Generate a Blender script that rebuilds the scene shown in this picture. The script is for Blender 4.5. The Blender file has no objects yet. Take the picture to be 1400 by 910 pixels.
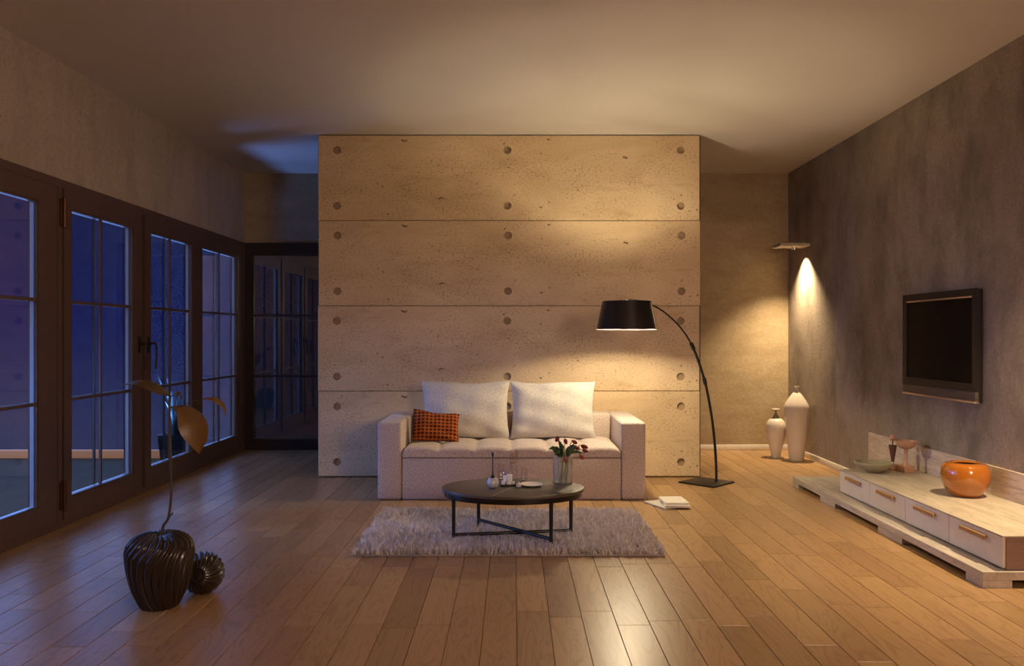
import bpy, bmesh, math, random
import numpy as np
from mathutils import Vector, Matrix, Euler

random.seed(7)
np.random.seed(7)
C = bpy.context.scene.collection
S = bpy.context.scene
PI = math.pi

# ------------------------------------------------------------------ camera, light, exposure
F, H0, CX, CY = 1120.0, 1.4, 702.0, 459.0          # focal length in px (1400 wide), eye height, vanishing point
cd = bpy.data.cameras.new('camera')
cd.sensor_width = 36.0
cd.lens = 36.0 * F / 1400.0
cd.shift_x = -(CX - 700.0) / 1400.0
cd.shift_y = (CY - 455.0) / 1400.0
cd.clip_start = 0.05
cam = bpy.data.objects.new('camera', cd)
C.objects.link(cam)
cam.location = (0, 0, H0)
cam.rotation_euler = (PI / 2, 0, 0)
S.camera = cam

S.view_settings.view_transform = 'Standard'
S.view_settings.look = 'None'
S.view_settings.gamma = 1.0
S.view_settings.use_curve_mapping = False
S.view_settings.exposure = 0.0
S.cycles.use_denoising = True
S.cycles.max_bounces = 10
S.cycles.diffuse_bounces = 6
S.cycles.transparent_max_bounces = 24
S.cycles.sample_clamp_indirect = 6.0
S.cycles.caustics_reflective = False
S.cycles.caustics_refractive = False

world = bpy.data.worlds.new('dusk')
S.world = world
world.use_nodes = True
wnt = world.node_tree
bg = wnt.nodes['Background']
wtc = wnt.nodes.new('ShaderNodeTexCoord')
wsp = wnt.nodes.new('ShaderNodeSeparateXYZ')
wnt.links.new(wtc.outputs['Generated'], wsp.inputs[0])
wmr = wnt.nodes.new('ShaderNodeMapRange')
wmr.inputs['From Min'].default_value = -0.16
wmr.inputs['From Max'].default_value = 0.22
wnt.links.new(wsp.outputs['Z'], wmr.inputs['Value'])
wrp = wnt.nodes.new('ShaderNodeValToRGB')
we = wrp.color_ramp.elements
we[0].position, we[0].color = 0.0, (0.050, 0.050, 0.105, 1)
we[1].position, we[1].color = 1.0, (0.012, 0.011, 0.050, 1)
wm = we.new(0.45); wm.color = (0.009, 0.007, 0.085, 1)
wnt.links.new(wmr.outputs[0], wrp.inputs['Fac'])
wnt.links.new(wrp.outputs['Color'], bg.inputs['Color'])
bg.inputs['Strength'].default_value = 1.0

LAMP_COL = (1.0, 0.82, 0.53)
LAMP_W = 138.0
SPOT_W = 360.0
sd = bpy.data.lights.new('dusk_sky_glow', 'SUN')
sd.color = (0.22, 0.40, 1.0)
sd.energy = 6.5
sd.angle = math.radians(140)
sun = bpy.data.objects.new('dusk_sky_glow', sd)
C.objects.link(sun)
sun.location = (-8, 5, 4)
sun.rotation_euler = Vector((0.85, -0.28, -0.35)).to_track_quat('-Z', 'Y').to_euler()


# added warm fill behind the camera, lifts the ambient light of the room
fd = bpy.data.lights.new('pendant_lamp', 'POINT')
fd.color = (1.0, 0.74, 0.58)
fd.energy = 315.0
fd.shadow_soft_size = 0.6
fo = bpy.data.objects.new('pendant_lamp', fd)
C.objects.link(fo)
fo.location = (2.93, -0.8, 2.3)
# added blue fill outside the glazing, tints the back left ceiling
bd_ = bpy.data.lights.new('garden_light', 'SPOT')
bd_.color = (0.16, 0.36, 1.0)
bd_.energy = 420.0
bd_.shadow_soft_size = 0.3
bd_.spot_size = math.radians(56)
bd_.spot_blend = 1.0
bo = bpy.data.objects.new('garden_light', bd_)
C.objects.link(bo)
bo.location = (-4.2, 9.0, 0.30)
bo.rotation_euler = (Vector((-2.0, 9.2, 3.4)) - Vector(bo.location)).to_track_quat('-Z', 'Y').to_euler()


bo2 = bpy.data.objects.new('terrace_light', bd_.copy())  # added blue fill from outside, tints the sofa, rug and partition
C.objects.link(bo2)
bo2.data.energy = 470.0
bo2.data.spot_size = math.radians(58)
bo2.location = (-5.2, 5.4, 1.1)
bo2.rotation_euler = (Vector((-0.9, 6.8, 0.1)) - Vector(bo2.location)).to_track_quat('-Z', 'Y').to_euler()


def px(x, y, d):
    return Vector(((x - CX) * d / F, d, H0 - (y - CY) * d / F))


# ------------------------------------------------------------------ material helpers
def new_mat(name):
    m = bpy.data.materials.new(name)
    m.use_nodes = True
    nt = m.node_tree
    return m, nt, nt.nodes['Principled BSDF']


def N(nt, kind, **kw):
    n = nt.nodes.new(kind)
    for k, v in kw.items():
        if k in n.inputs:
            n.inputs[k].default_value = v
        else:
            setattr(n, k, v)
    return n


def ramp(nt, fac, stops):
    r = nt.nodes.new('ShaderNodeValToRGB')
    e = r.color_ramp.elements
    while len(e) < len(stops):
        e.new(0.5)
    for el, (p, c) in zip(e, stops):
        el.position = p
        el.color = (c, c, c, 1) if not isinstance(c, (tuple, list)) else (*c, 1)
    nt.links.new(fac, r.inputs['Fac'])
    return r.outputs['Color']


def mixc(nt, fac, a, b, mode='MIX'):
    n = nt.nodes.new('ShaderNodeMix')
    n.data_type = 'RGBA'
    n.blend_type = mode
    for sock, v in ((n.inputs[0], fac), (n.inputs[6], a), (n.inputs[7], b)):
        if hasattr(v, 'is_output'):
            nt.links.new(v, sock)
        elif isinstance(v, (tuple, list)):
            sock.default_value = (*v, 1)
        else:
            sock.default_value = v
    return n.outputs[2]


def coords(nt, scale=(1, 1, 1), kind='Object', loc=(0, 0, 0)):
    tc = nt.nodes.new('ShaderNodeTexCoord')
    mp = nt.nodes.new('ShaderNodeMapping')
    mp.inputs['Scale'].default_value = scale
    mp.inputs['Location'].default_value = loc
    nt.links.new(tc.outputs[kind], mp.inputs['Vector'])
    return mp.outputs['Vector']


def noise(nt, vec, scale, detail=4, rough=0.55, dist=0.0):
    n = nt.nodes.new('ShaderNodeTexNoise')
    n.inputs['Scale'].default_value = scale
    n.inputs['Detail'].default_value = detail
    n.inputs['Roughness'].default_value = rough
    n.inputs['Distortion'].default_value = dist
    if vec is not None:
        nt.links.new(vec, n.inputs['Vector'])
    return n.outputs['Fac']


def bump(nt, bsdf, height, strength=0.3, distance=0.01):
    b = nt.nodes.new('ShaderNodeBump')
    b.inputs['Strength'].default_value = strength
    b.inputs['Distance'].default_value = distance
    nt.links.new(height, b.inputs['Height'])
    nt.links.new(b.outputs['Normal'], bsdf.inputs['Normal'])


def plain(name, col, rough=0.5, metal=0.0, spec=0.5, coat=0.0, mottle=0.08, mscale=12.0):
    m, nt, b = new_mat(name)
    b.inputs['Roughness'].default_value = rough
    b.inputs['Metallic'].default_value = metal
    b.inputs['Specular IOR Level'].default_value = spec
    b.inputs['Coat Weight'].default_value = coat
    b.inputs['Coat Roughness'].default_value = 0.05
    f = noise(nt, coords(nt), mscale, 3)
    c = mixc(nt, f, tuple(x * (1 - mottle) for x in col), tuple(min(1, x * (1 + mottle)) for x in col))
    nt.links.new(c, b.inputs['Base Color'])
    return m


def fabric(name, col, col2, scale=220.0, bstr=0.35):
    m, nt, b = new_mat(name)
    b.inputs['Roughness'].default_value = 0.92
    b.inputs['Specular IOR Level'].default_value = 0.15
    b.inputs['Sheen Weight'].default_value = 0.2
    v = coords(nt)
    f1 = noise(nt, coords(nt, (1, 1, 0.28)), scale, 3, 0.7)
    f2 = noise(nt, coords(nt, (0.28, 1, 1)), scale, 3, 0.7)
    mx = mixc(nt, 0.5, f1, f2)
    fac = ramp(nt, mx, [(0.42, 0.0), (0.58, 1.0)])
    c = mixc(nt, fac, col2, col)
    nt.links.new(c, b.inputs['Base Color'])
    bump(nt, b, mx, bstr, 0.004)
    return m


def concrete(name, base, dark, light, streak=(3.0, 3.0, 0.5), sc=1.0, pit=0.35, rough=0.75, grime=0.6):
    m, nt, b = new_mat(name)
    b.inputs['Roughness'].default_value = rough
    b.inputs['Specular IOR Level'].default_value = 0.3
    big = noise(nt, coords(nt, (1, 1, 1)), 0.9 * sc, 6, 0.62, 0.6)
    st = noise(nt, coords(nt, streak), 1.3 * sc, 8, 0.68, 0.25)
    fine = noise(nt, coords(nt), 26 * sc, 6, 0.75)
    c = mixc(nt, ramp(nt, big, [(0.3, 0.0), (0.7, 1.0)]), base, light)
    c = mixc(nt, ramp(nt, st, [(0.44, 0.0), (0.66, grime)]), c, dark)
    c = mixc(nt, ramp(nt, fine, [(0.35, 0.45), (0.62, 0.0)]), c, dark)
    sp = noise(nt, coords(nt), 75 * sc, 2, 0.5)
    spm = ramp(nt, sp, [(0.26, 1.0), (0.33, 0.0)])
    c = mixc(nt, spm, c, tuple(x * 0.35 for x in dark))
    nt.links.new(c, b.inputs['Base Color'])
    bump(nt, b, mixc(nt, 0.35, fine, st), pit, 0.02)
    return m


# --------------------------------------------------- materials
def mat_floor():
    m, nt, b = new_mat('oak_planks')
    at = nt.nodes.new('ShaderNodeAttribute')
    at.attribute_name = 'plank'
    tc = nt.nodes.new('ShaderNodeTexCoord')
    off = nt.nodes.new('ShaderNodeVectorMath')
    off.operation = 'MULTIPLY_ADD'
    nt.links.new(at.outputs['Vector'], off.inputs[0])
    off.inputs[1].default_value = (7.3, 31.0, 11.0)
    nt.links.new(tc.outputs['Object'], off.inputs[2])
    mp = N(nt, 'ShaderNodeMapping')
    mp.inputs['Scale'].default_value = (9.0, 1.1, 1)
    nt.links.new(off.outputs[0], mp.inputs['Vector'])
    warp = noise(nt, mp.outputs['Vector'], 0.8, 3, 0.5)
    w = nt.nodes.new('ShaderNodeTexNoise')
    w.inputs['Scale'].default_value = 1.0
    w.inputs['Detail'].default_value = 2
    w.inputs['Distortion'].default_value = 0.9
    nt.links.new(mp.outputs['Vector'], w.inputs['Vector'])
    rings = nt.nodes.new('ShaderNodeMath')
    rings.operation = 'MULTIPLY'
    rings.inputs[1].default_value = 60.0
    nt.links.new(w.outputs['Fac'], rings.inputs[0])
    sn = nt.nodes.new('ShaderNodeMath')
    sn.operation = 'SINE'
    nt.links.new(rings.outputs[0], sn.inputs[0])
    mp2 = N(nt, 'ShaderNodeMapping')
    mp2.inputs['Scale'].default_value = (55.0, 2.2, 1)
    nt.links.new(off.outputs[0], mp2.inputs['Vector'])
    fib = noise(nt, mp2.outputs['Vector'], 3.0, 5, 0.65)
    c = mixc(nt, fib, (0.36, 0.218, 0.102), (0.475, 0.305, 0.148))
    c = mixc(nt, ramp(nt, sn.outputs[0], [(0.35, 0.0), (0.95, 0.50)]), c, (0.265, 0.152, 0.070))
    sep = nt.nodes.new('ShaderNodeSeparateXYZ')
    nt.links.new(at.outputs['Vector'], sep.inputs[0])
    tone = ramp(nt, sep.outputs['X'], [(0.0, (0.80, 0.76, 0.72)), (1.0, (1.12, 1.10, 1.08))])
    c = mixc(nt, 1.0, c, tone, 'MULTIPLY')
    nt.links.new(c, b.inputs['Base Color'])
    r = ramp(nt, fib, [(0.3, 0.29), (0.7, 0.37)])
    nt.links.new(r, b.inputs['Roughness'])
    b.inputs['Specular IOR Level'].default_value = 0.55
    bump(nt, b, fib, 0.05, 0.002)
    return m


def mat_panel():
    m, nt, b = new_mat('cast_concrete_panel')
    b.inputs['Roughness'].default_value = 0.72
    b.inputs['Specular IOR Level'].default_value = 0.3
    big = noise(nt, coords(nt, (0.7, 1, 1.6)), 1.6, 6, 0.6, 0.8)
    c = mixc(nt, ramp(nt, big, [(0.32, 0.0), (0.7, 1.0)]), (0.55, 0.405, 0.24), (0.71, 0.55, 0.345))
    # soft horizontal clouding
    cl = noise(nt, coords(nt, (1.0, 1, 6)), 1.4, 7, 0.7, 1.0)
    c = mixc(nt, ramp(nt, cl, [(0.56, 0.0), (0.74, 0.5)]), c, (0.36, 0.23, 0.115))
    # fine speckle
    sp = noise(nt, coords(nt, (0.7, 1, 1)), 60, 4, 0.65)
    dens = noise(nt, coords(nt, (1, 1, 2.0), loc=(3, 0, 1)), 1.8, 4, 0.6)
    add = nt.nodes.new('ShaderNodeMath'); add.operation = 'MULTIPLY_ADD'
    nt.links.new(dens, add.inputs[0]); add.inputs[1].default_value = 0.35
    nt.links.new(sp, add.inputs[2])
    spm = ramp(nt, add.outputs[0], [(0.70, 0.0), (0.84, 0.55)])
    c = mixc(nt, spm, c, (0.25, 0.155, 0.065))
    # pits: voronoi cells, only a random few of them open
    heights = []
    for sc, thr, keep, strch in ((6.5, 0.085, 0.62, 0.6), (15.0, 0.10, 0.74, 0.75), (2.6, 0.060, 0.5, 0.30)):
        vo = nt.nodes.new('ShaderNodeTexVoronoi')
        vo.inputs['Scale'].default_value = sc
        wv = coords(nt, (strch, 1, 1), loc=(sc, 0, sc * 0.3))
        wn = nt.nodes.new('ShaderNodeTexNoise'); wn.inputs['Scale'].default_value = sc * 5
        nt.links.new(wv, wn.inputs['Vector'])
        va = nt.nodes.new('ShaderNodeVectorMath'); va.operation = 'MULTIPLY_ADD'
        nt.links.new(wn.outputs['Color'], va.inputs[0])
        va.inputs[1].default_value = (0.5 / sc, 0.0, 0.5 / sc)
        nt.links.new(wv, va.inputs[2])
        nt.links.new(va.outputs[0], vo.inputs['Vector'])
        d = ramp(nt, vo.outputs['Distance'], [(thr * 0.55, 1.0), (thr, 0.0)])
        k = ramp(nt, vo.outputs['Color'], [(keep, 0.0), (keep + 0.02, 1.0)])
        pm = mixc(nt, 1.0, d, k, 'MULTIPLY')
        heights.append(pm)
        c = mixc(nt, pm, c, (0.085, 0.045, 0.02))
    nt.links.new(c, b.inputs['Base Color'])
    hh = mixc(nt, 1.0, heights[0], heights[1], 'ADD')
    inv = nt.nodes.new('ShaderNodeInvert')
    nt.links.new(hh, inv.inputs['Color'])
    h2 = mixc(nt, 0.12, inv.outputs[0], sp)
    bump(nt, b, h2, 0.35, 0.012)
    return m


def mat_travertine(name, a, d, vertical=False):
    m, nt, b = new_mat(name)
    b.inputs['Roughness'].default_value = 0.45
    s = (1, 1, 14)
    f = noise(nt, coords(nt, (1.2, 1.2, 10) if vertical else (6, 0.9, 6)), 3.0, 8, 0.7, 0.5)
    f2 = noise(nt, coords(nt, (6, 3, 60) if vertical else (14, 3, 14)), 3.0, 4, 0.7)
    c = mixc(nt, ramp(nt, f, [(0.35, 0.0), (0.65, 1.0)]), d, a)
    c = mixc(nt, ramp(nt, f2, [(0.30, 0.8), (0.42, 0.0)]), c, tuple(x * 0.55 for x in d))
    nt.links.new(c, b.inputs['Base Color'])
    bump(nt, b, f2, 0.12, 0.004)
    return m


def mat_glass(name, tint=(0.93, 0.95, 0.97), boost=1.0, rough=0.0, milk=0.0):
    m = bpy.data.materials.new(name)
    m.use_nodes = True
    nt = m.node_tree
    nt.nodes.clear()
    out = nt.nodes.new('ShaderNodeOutputMaterial')
    t = nt.nodes.new('ShaderNodeBsdfTransparent')
    t.inputs['Color'].default_value = (*tint, 1)
    g = nt.nodes.new('ShaderNodeBsdfGlossy')
    g.inputs['Roughness'].default_value = rough
    geo = nt.nodes.new('ShaderNodeNewGeometry')
    dt = nt.nodes.new('ShaderNodeVectorMath'); dt.operation = 'DOT_PRODUCT'
    nt.links.new(geo.outputs['Normal'], dt.inputs[0]); nt.links.new(geo.outputs['Incoming'], dt.inputs[1])
    ab = nt.nodes.new('ShaderNodeMath'); ab.operation = 'ABSOLUTE'
    nt.links.new(dt.outputs['Value'], ab.inputs[0])
    om = nt.nodes.new('ShaderNodeMath'); om.operation = 'SUBTRACT'; om.inputs[0].default_value = 1.0
    nt.links.new(ab.outputs[0], om.inputs[1])
    pw = nt.nodes.new('ShaderNodeMath'); pw.operation = 'POWER'; pw.inputs[1].default_value = 5.0
    nt.links.new(om.outputs[0], pw.inputs[0])
    ml = nt.nodes.new('ShaderNodeMath')
    ml.operation = 'MULTIPLY_ADD'
    ml.use_clamp = True
    ml.inputs[1].default_value = 0.95 * boost
    ml.inputs[2].default_value = 0.043 * boost
    nt.links.new(pw.outputs[0], ml.inputs[0])
    mx = nt.nodes.new('ShaderNodeMixShader')
    nt.links.new(ml.outputs[0], mx.inputs[0])
    nt.links.new(t.outputs[0], mx.inputs[1])
    nt.links.new(g.outputs[0], mx.inputs[2])
    if milk:
        df = nt.nodes.new('ShaderNodeBsdfDiffuse'); df.inputs['Color'].default_value = (0.85, 0.82, 0.74, 1)
        m2 = nt.nodes.new('ShaderNodeMixShader'); m2.inputs[0].default_value = milk
        nt.links.new(mx.outputs[0], m2.inputs[1]); nt.links.new(df.outputs[0], m2.inputs[2])
        mx = m2
    nt.links.new(mx.outputs[0], out.inputs['Surface'])
    return m


def mat_emit(name, col, s):
    m = bpy.data.materials.new(name)
    m.use_nodes = True
    nt = m.node_tree
    b = nt.nodes['Principled BSDF']
    b.inputs['Base Color'].default_value = (*col, 1)
    b.inputs['Emission Color'].default_value = (*col, 1)
    b.inputs['Emission Strength'].default_value = s
    return m


def mat_check_pillow():
    m, nt, b = new_mat('rust_check_weave')
    b.inputs['Roughness'].default_value = 0.9
    b.inputs['Specular IOR Level'].default_value = 0.15
    v = coords(nt)
    sep = nt.nodes.new('ShaderNodeSeparateXYZ')
    nt.links.new(v, sep.inputs[0])

    def band(sock, freq, lo):
        a = nt.nodes.new('ShaderNodeMath'); a.operation = 'MULTIPLY'; a.inputs[1].default_value = freq
        nt.links.new(sock, a.inputs[0])
        fr = nt.nodes.new('ShaderNodeMath'); fr.operation = 'FRACT'
        nt.links.new(a.outputs[0], fr.inputs[0])
        return ramp(nt, fr.outputs[0], [(lo - 0.06, 0.0), (lo, 1.0), (0.92, 1.0), (0.98, 0.0)])
    bx_ = band(sep.outputs['X'], 28.0, 0.34)
    bz_ = band(sep.outputs['Z'], 32.0, 0.42)
    mk = mixc(nt, 1.0, bx_, bz_, 'MULTIPLY')
    c = mixc(nt, mixc(nt, 0.5, bx_, bz_), (0.40, 0.115, 0.026), (0.26, 0.052, 0.012))
    c = mixc(nt, mk, c, (0.07, 0.014, 0.006))
    nt.links.new(c, b.inputs['Base Color'])
    inv = nt.nodes.new('ShaderNodeInvert')
    nt.links.new(mk, inv.inputs['Color'])
    bump(nt, b, inv.outputs[0], 0.5, 0.004)
    return m


M = {}
M['floor'] = mat_floor()
M['panel'] = mat_panel()
M['plug'] = plain('tie_hole_mortar', (0.38, 0.27, 0.165), 0.85, mottle=0.2, mscale=60)  # darker than the panels: shade inside the tie holes put into the colour
M['ceiling'] = plain('ceiling_paint', (0.62, 0.58, 0.54), 0.9, mottle=0.03, mscale=2)
M['wall_r'] = concrete('polished_grey_plaster', (0.32, 0.262, 0.215), (0.165, 0.135, 0.112), (0.43, 0.36, 0.295), streak=(1.4, 1.4, 0.8), sc=1.5, grime=0.8)
M['wall_l'] = concrete('olive_plaster', (0.43, 0.37, 0.32), (0.29, 0.25, 0.215), (0.52, 0.45, 0.39), streak=(3, 3, 1), grime=0.45)
M['wall_b'] = concrete('tan_plaster', (0.40, 0.31, 0.195), (0.25, 0.18, 0.105), (0.48, 0.39, 0.26), streak=(1.2, 1, 3.0), grime=0.5)
M['base'] = plain('white_skirting', (0.72, 0.68, 0.62), 0.45)
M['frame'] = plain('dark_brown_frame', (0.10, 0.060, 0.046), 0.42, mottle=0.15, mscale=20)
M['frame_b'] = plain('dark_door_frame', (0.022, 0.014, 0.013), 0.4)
M['hw'] = plain('dark_bronze', (0.035, 0.025, 0.022), 0.28, 0.7)
M['hinge'] = plain('bronze_hinge', (0.10, 0.045, 0.025), 0.35, 0.6)
M['glass_o'] = mat_glass('outer_pane_glass', (0.95, 0.96, 0.98), 0.0)
M['alu'] = plain('pale_aluminium', (0.62, 0.63, 0.65), 0.35, 0.3)
M['glass'] = mat_glass('window_glass', boost=1.7)
M['glass_b'] = mat_glass('dark_door_glass', (0.62, 0.62, 0.64), 4.0)
M['cup_glass'] = mat_glass('clear_tumbler_glass', (0.97, 0.95, 0.93), 1.3)
M['vase_glass'] = mat_glass('ribbed_vase_glass', (0.93, 0.93, 0.88), 1.6, 0.05, 0.12)
M['sofa'] = fabric('greige_linen', (0.70, 0.58, 0.51), (0.38, 0.30, 0.26), 230)
M['cushion'] = fabric('pale_linen', (0.66, 0.62, 0.57), (0.42, 0.385, 0.34), 240)
M['rust'] = mat_check_pillow()
M['rug'] = fabric('rug_backing', (0.42, 0.36, 0.34), (0.3, 0.26, 0.24), 60)
def mat_pile():
    m, nt, b = new_mat('shaggy_pile')
    b.inputs['Roughness'].default_value = 0.75
    at = nt.nodes.new('ShaderNodeAttribute'); at.attribute_name = 'tuft'
    nt.links.new(mixc(nt, 1.0, (0.84, 0.76, 0.71), at.outputs['Color'], 'MULTIPLY'), b.inputs['Base Color'])
    return m


M['pile'] = mat_pile()
M['tabletop'] = plain('black_tabletop', (0.085, 0.068, 0.054), 0.38, mottle=0.1)
M['inlay'] = plain('pale_brass_inlay', (0.60, 0.50, 0.38), 0.3, 0.6)  # thin pale metallic line across the tabletop
M['black_metal'] = plain('black_metal', (0.018, 0.014, 0.012), 0.3, 0.4)
M['lamp_black'] = plain('black_lamp_metal', (0.012, 0.010, 0.010), 0.42, 0.3)
M['shade'] = plain('black_glossy_shade', (0.015, 0.012, 0.012), 0.22, 0.0, 0.6)
M['shade_in'] = plain('white_shade_lining', (0.85, 0.82, 0.76), 0.6)
M['chrome'] = plain('satin_chrome', (0.7, 0.66, 0.6), 0.25, 1.0)
M['bulb'] = mat_emit('warm_bulb', (1.0, 0.78, 0.5), 25.0)
M['white_cer'] = plain('white_ceramic', (0.78, 0.74, 0.70), 0.2, coat=0.5, mottle=0.02)
M['matte_cer'] = plain('cream_ceramic', (0.72, 0.63, 0.54), 0.28, coat=0.4, mottle=0.04)
M['brown_cer'] = plain('taupe_glaze', (0.23, 0.17, 0.125), 0.2, coat=0.4)
M['wax'] = plain('white_wax', (0.85, 0.82, 0.76), 0.5)
M['orange'] = plain('amber_glaze', (0.40, 0.125, 0.010), 0.06, coat=1.0, mottle=0.06, mscale=8)
M['orange_in'] = plain('dark_amber_inside', (0.10, 0.035, 0.012), 0.4)
M['green_cer'] = plain('sage_glaze', (0.34, 0.31, 0.20), 0.3, coat=0.3, mottle=0.25, mscale=18)
M['pink_stone'] = plain('rose_stone', (0.50, 0.285, 0.18), 0.3, coat=0.3, mottle=0.15, mscale=25)
M['dark_wood'] = plain('walnut_turned', (0.14, 0.062, 0.035), 0.4)
M['handle'] = plain('oak_handle', (0.36, 0.19, 0.075), 0.45, mottle=0.2, mscale=40)
M['drawer'] = plain('pale_lacquer', (0.64, 0.57, 0.51), 0.35)
M['carcass'] = mat_travertine('brown_veneer', (0.29, 0.19, 0.14), (0.19, 0.12, 0.09), True)
M['trav'] = mat_travertine('travertine_top', (0.58, 0.51, 0.41), (0.40, 0.345, 0.27))
M['trav_v'] = mat_travertine('travertine_strip', (0.78, 0.67, 0.54), (0.52, 0.42, 0.33), True)
M['plinth'] = mat_travertine('rough_travertine', (0.55, 0.49, 0.42), (0.36, 0.315, 0.265))
M['tv'] = plain('tv_black', (0.022, 0.018, 0.017), 0.3)
M['screen'] = plain('tv_screen', (0.006, 0.005, 0.005), 0.18, spec=0.35)
M['tv_bar'] = plain('tv_speaker_cloth', (0.085, 0.062, 0.05), 0.6)
M['tv_line'] = plain('champagne_strip', (0.55, 0.42, 0.30), 0.3, 0.8)
M['urn'] = plain('dark_carved_wood', (0.022, 0.012, 0.008), 0.26, coat=0.25, mottle=0.3, mscale=30)
M['stem'] = plain('plant_stem', (0.055, 0.038, 0.018), 0.5)
M['leaf'] = plain('dry_olive_leaf', (0.145, 0.075, 0.018), 0.4, mottle=0.25, mscale=14)
M['leaf_d'] = plain('dark_olive_leaf', (0.075, 0.046, 0.015), 0.4, mottle=0.2, mscale=14)
M['tulip'] = plain('tulip_petal', (0.22, 0.018, 0.015), 0.4, mottle=0.25, mscale=40)
M['tulip_p'] = plain('tulip_petal_orange', (0.40, 0.05, 0.02), 0.4, mottle=0.2, mscale=40)
M['green'] = plain('tulip_green', (0.055, 0.105, 0.028), 0.4, mottle=0.2, mscale=30)
M['stalk'] = plain('tulip_stalk', (0.24, 0.25, 0.09), 0.5)
M['paper'] = plain('book_paper', (0.78, 0.72, 0.62), 0.7)
M['cover'] = plain('white_book_cover', (0.80, 0.75, 0.66), 0.4)
M['cover_g'] = plain('grey_book_cover', (0.42, 0.37, 0.32), 0.4)
M['cover_m'] = plain('magazine_cover', (0.62, 0.60, 0.54), 0.3)
M['deck'] = concrete('terrace_stone', (0.075, 0.048, 0.014), (0.045, 0.03, 0.01), (0.11, 0.07, 0.022), streak=(1, 4, 1), rough=0.85)
M['garden'] = plain('courtyard_wall_render', (0.06, 0.05, 0.06), 0.9)
M['led'] = mat_emit('warm_led', (1.0, 0.45, 0.20), 0.24)  # emissive stand-in for the orange sunset glow on the horizon
M['agave'] = plain('agave_leaf', (0.10, 0.14, 0.12), 0.4)
M['pot'] = plain('dark_planter', (0.03, 0.03, 0.035), 0.35)
M['core'] = plain('dark_core', (0.05, 0.038, 0.028), 0.6)
M['bud'] = plain('white_ball_glaze', (0.62, 0.60, 0.62), 0.16, coat=0.5)
M['shelf_stone'] = concrete('rough_shelf_stone', (0.72, 0.64, 0.52), (0.45, 0.38, 0.29), (0.80, 0.72, 0.60), streak=(8, 8, 8), sc=5)


# ------------------------------------------------------------------ object helpers
def link(name, me, m, parent=None, loc=(0, 0, 0), rot=(0, 0, 0), smooth=True, ang=35):
    if m is not None:
        for mm in (m if isinstance(m, (list, tuple)) else [m]):
            me.materials.append(mm)
    if smooth:
        me.shade_smooth()
        me.set_sharp_from_angle(angle=math.radians(ang))
    o = bpy.data.objects.new(name, me)
    C.objects.link(o)
    o.location = loc
    o.rotation_euler = rot
    if parent is not None:
        o.parent = parent
    return o


def obj(name, bm, m, parent=None, loc=(0, 0, 0), rot=(0, 0, 0), smooth=True, ang=35):
    bmesh.ops.recalc_face_normals(bm, faces=bm.faces[:])
    me = bpy.data.meshes.new(name)
    bm.to_mesh(me)
    bm.free()
    return link(name, me, m, parent, loc, rot, smooth, ang)


def tag(o, label=None, cat=None, group=None, kind=None):
    if label: o['label'] = label
    if cat: o['category'] = cat
    if group: o['group'] = group
    if kind: o['kind'] = kind
    return o


def thing(name, label, cat, loc=(0, 0, 0), rz=0.0, group=None, kind=None):
    o = bpy.data.objects.new(name, None)
    o.empty_display_size = 0.1
    C.objects.link(o)
    o.location = loc
    o.rotation_euler = (0, 0, rz)
    return tag(o, label, cat, group, kind)


def dup(root, loc, rz=None):
    r = root.copy(); C.objects.link(r)
    r.location = loc
    if rz is not None: r.rotation_euler = (0, 0, rz)
    for ch in list(root.children):
        c = ch.copy(); C.objects.link(c); c.parent = r
        for g in list(ch.children):
            d = g.copy(); C.objects.link(d); d.parent = c
    return r


def box(bm, x0, x1, y0, y1, z0, z1, bev=0.0, seg=2):
    vs = [bm.verts.new((x, y, z)) for x in (x0, x1) for y in (y0, y1) for z in (z0, z1)]
    fs = []
    for q in ((0, 1, 3, 2), (4, 6, 7, 5), (0, 4, 5, 1), (2, 3, 7, 6), (0, 2, 6, 4), (1, 5, 7, 3)):
        fs.append(bm.faces.new([vs[i] for i in q]))
    if bev:
        es = list({e for f in fs for e in f.edges})
        bmesh.ops.bevel(bm, geom=es, offset=bev, segments=seg, profile=0.5, affect='EDGES')
    return bm


def boxes(*args, bev=0.0, seg=2):
    bm = bmesh.new()
    for a in args:
        box(bm, *a, bev=bev, seg=seg)
    return bm


def lathe(prof, n=48, mod=None, cap0=True, cap1=True, bm=None):
    bm = bm or bmesh.new()
    rings = []
    for i, (r, z) in enumerate(prof):
        ring = []
        for k in range(n):
            a = 2 * PI * k / n
            rr, zz = (r, z) if mod is None else mod(r, z, a, i / (len(prof) - 1))
            ring.append(bm.verts.new((rr * math.cos(a), rr * math.sin(a), zz)))
        rings.append(ring)
    for i in range(len(rings) - 1):
        for k in range(n):
            k2 = (k + 1) % n
            bm.faces.new((rings[i][k], rings[i][k2], rings[i + 1][k2], rings[i + 1][k]))
    if cap0: bm.faces.new(rings[0][::-1])
    if cap1: bm.faces.new(rings[-1])
    return bm


def spl(pts, n):
    """Catmull-Rom through tuples of any length."""
    P = [np.array(p, float) for p in pts]
    P = [2 * P[0] - P[1]] + P + [2 * P[-1] - P[-2]]
    out = []
    segs = len(P) - 3
    for j in range(n + 1):
        t = j / n * segs
        i = min(int(t), segs - 1)
        u = t - i
        p0, p1, p2, p3 = P[i:i + 4]
        out.append(0.5 * ((2 * p1) + (-p0 + p2) * u + (2 * p0 - 5 * p1 + 4 * p2 - p3) * u * u + (-p0 + 3 * p1 - 3 * p2 + p3) * u ** 3))
    return out


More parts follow.
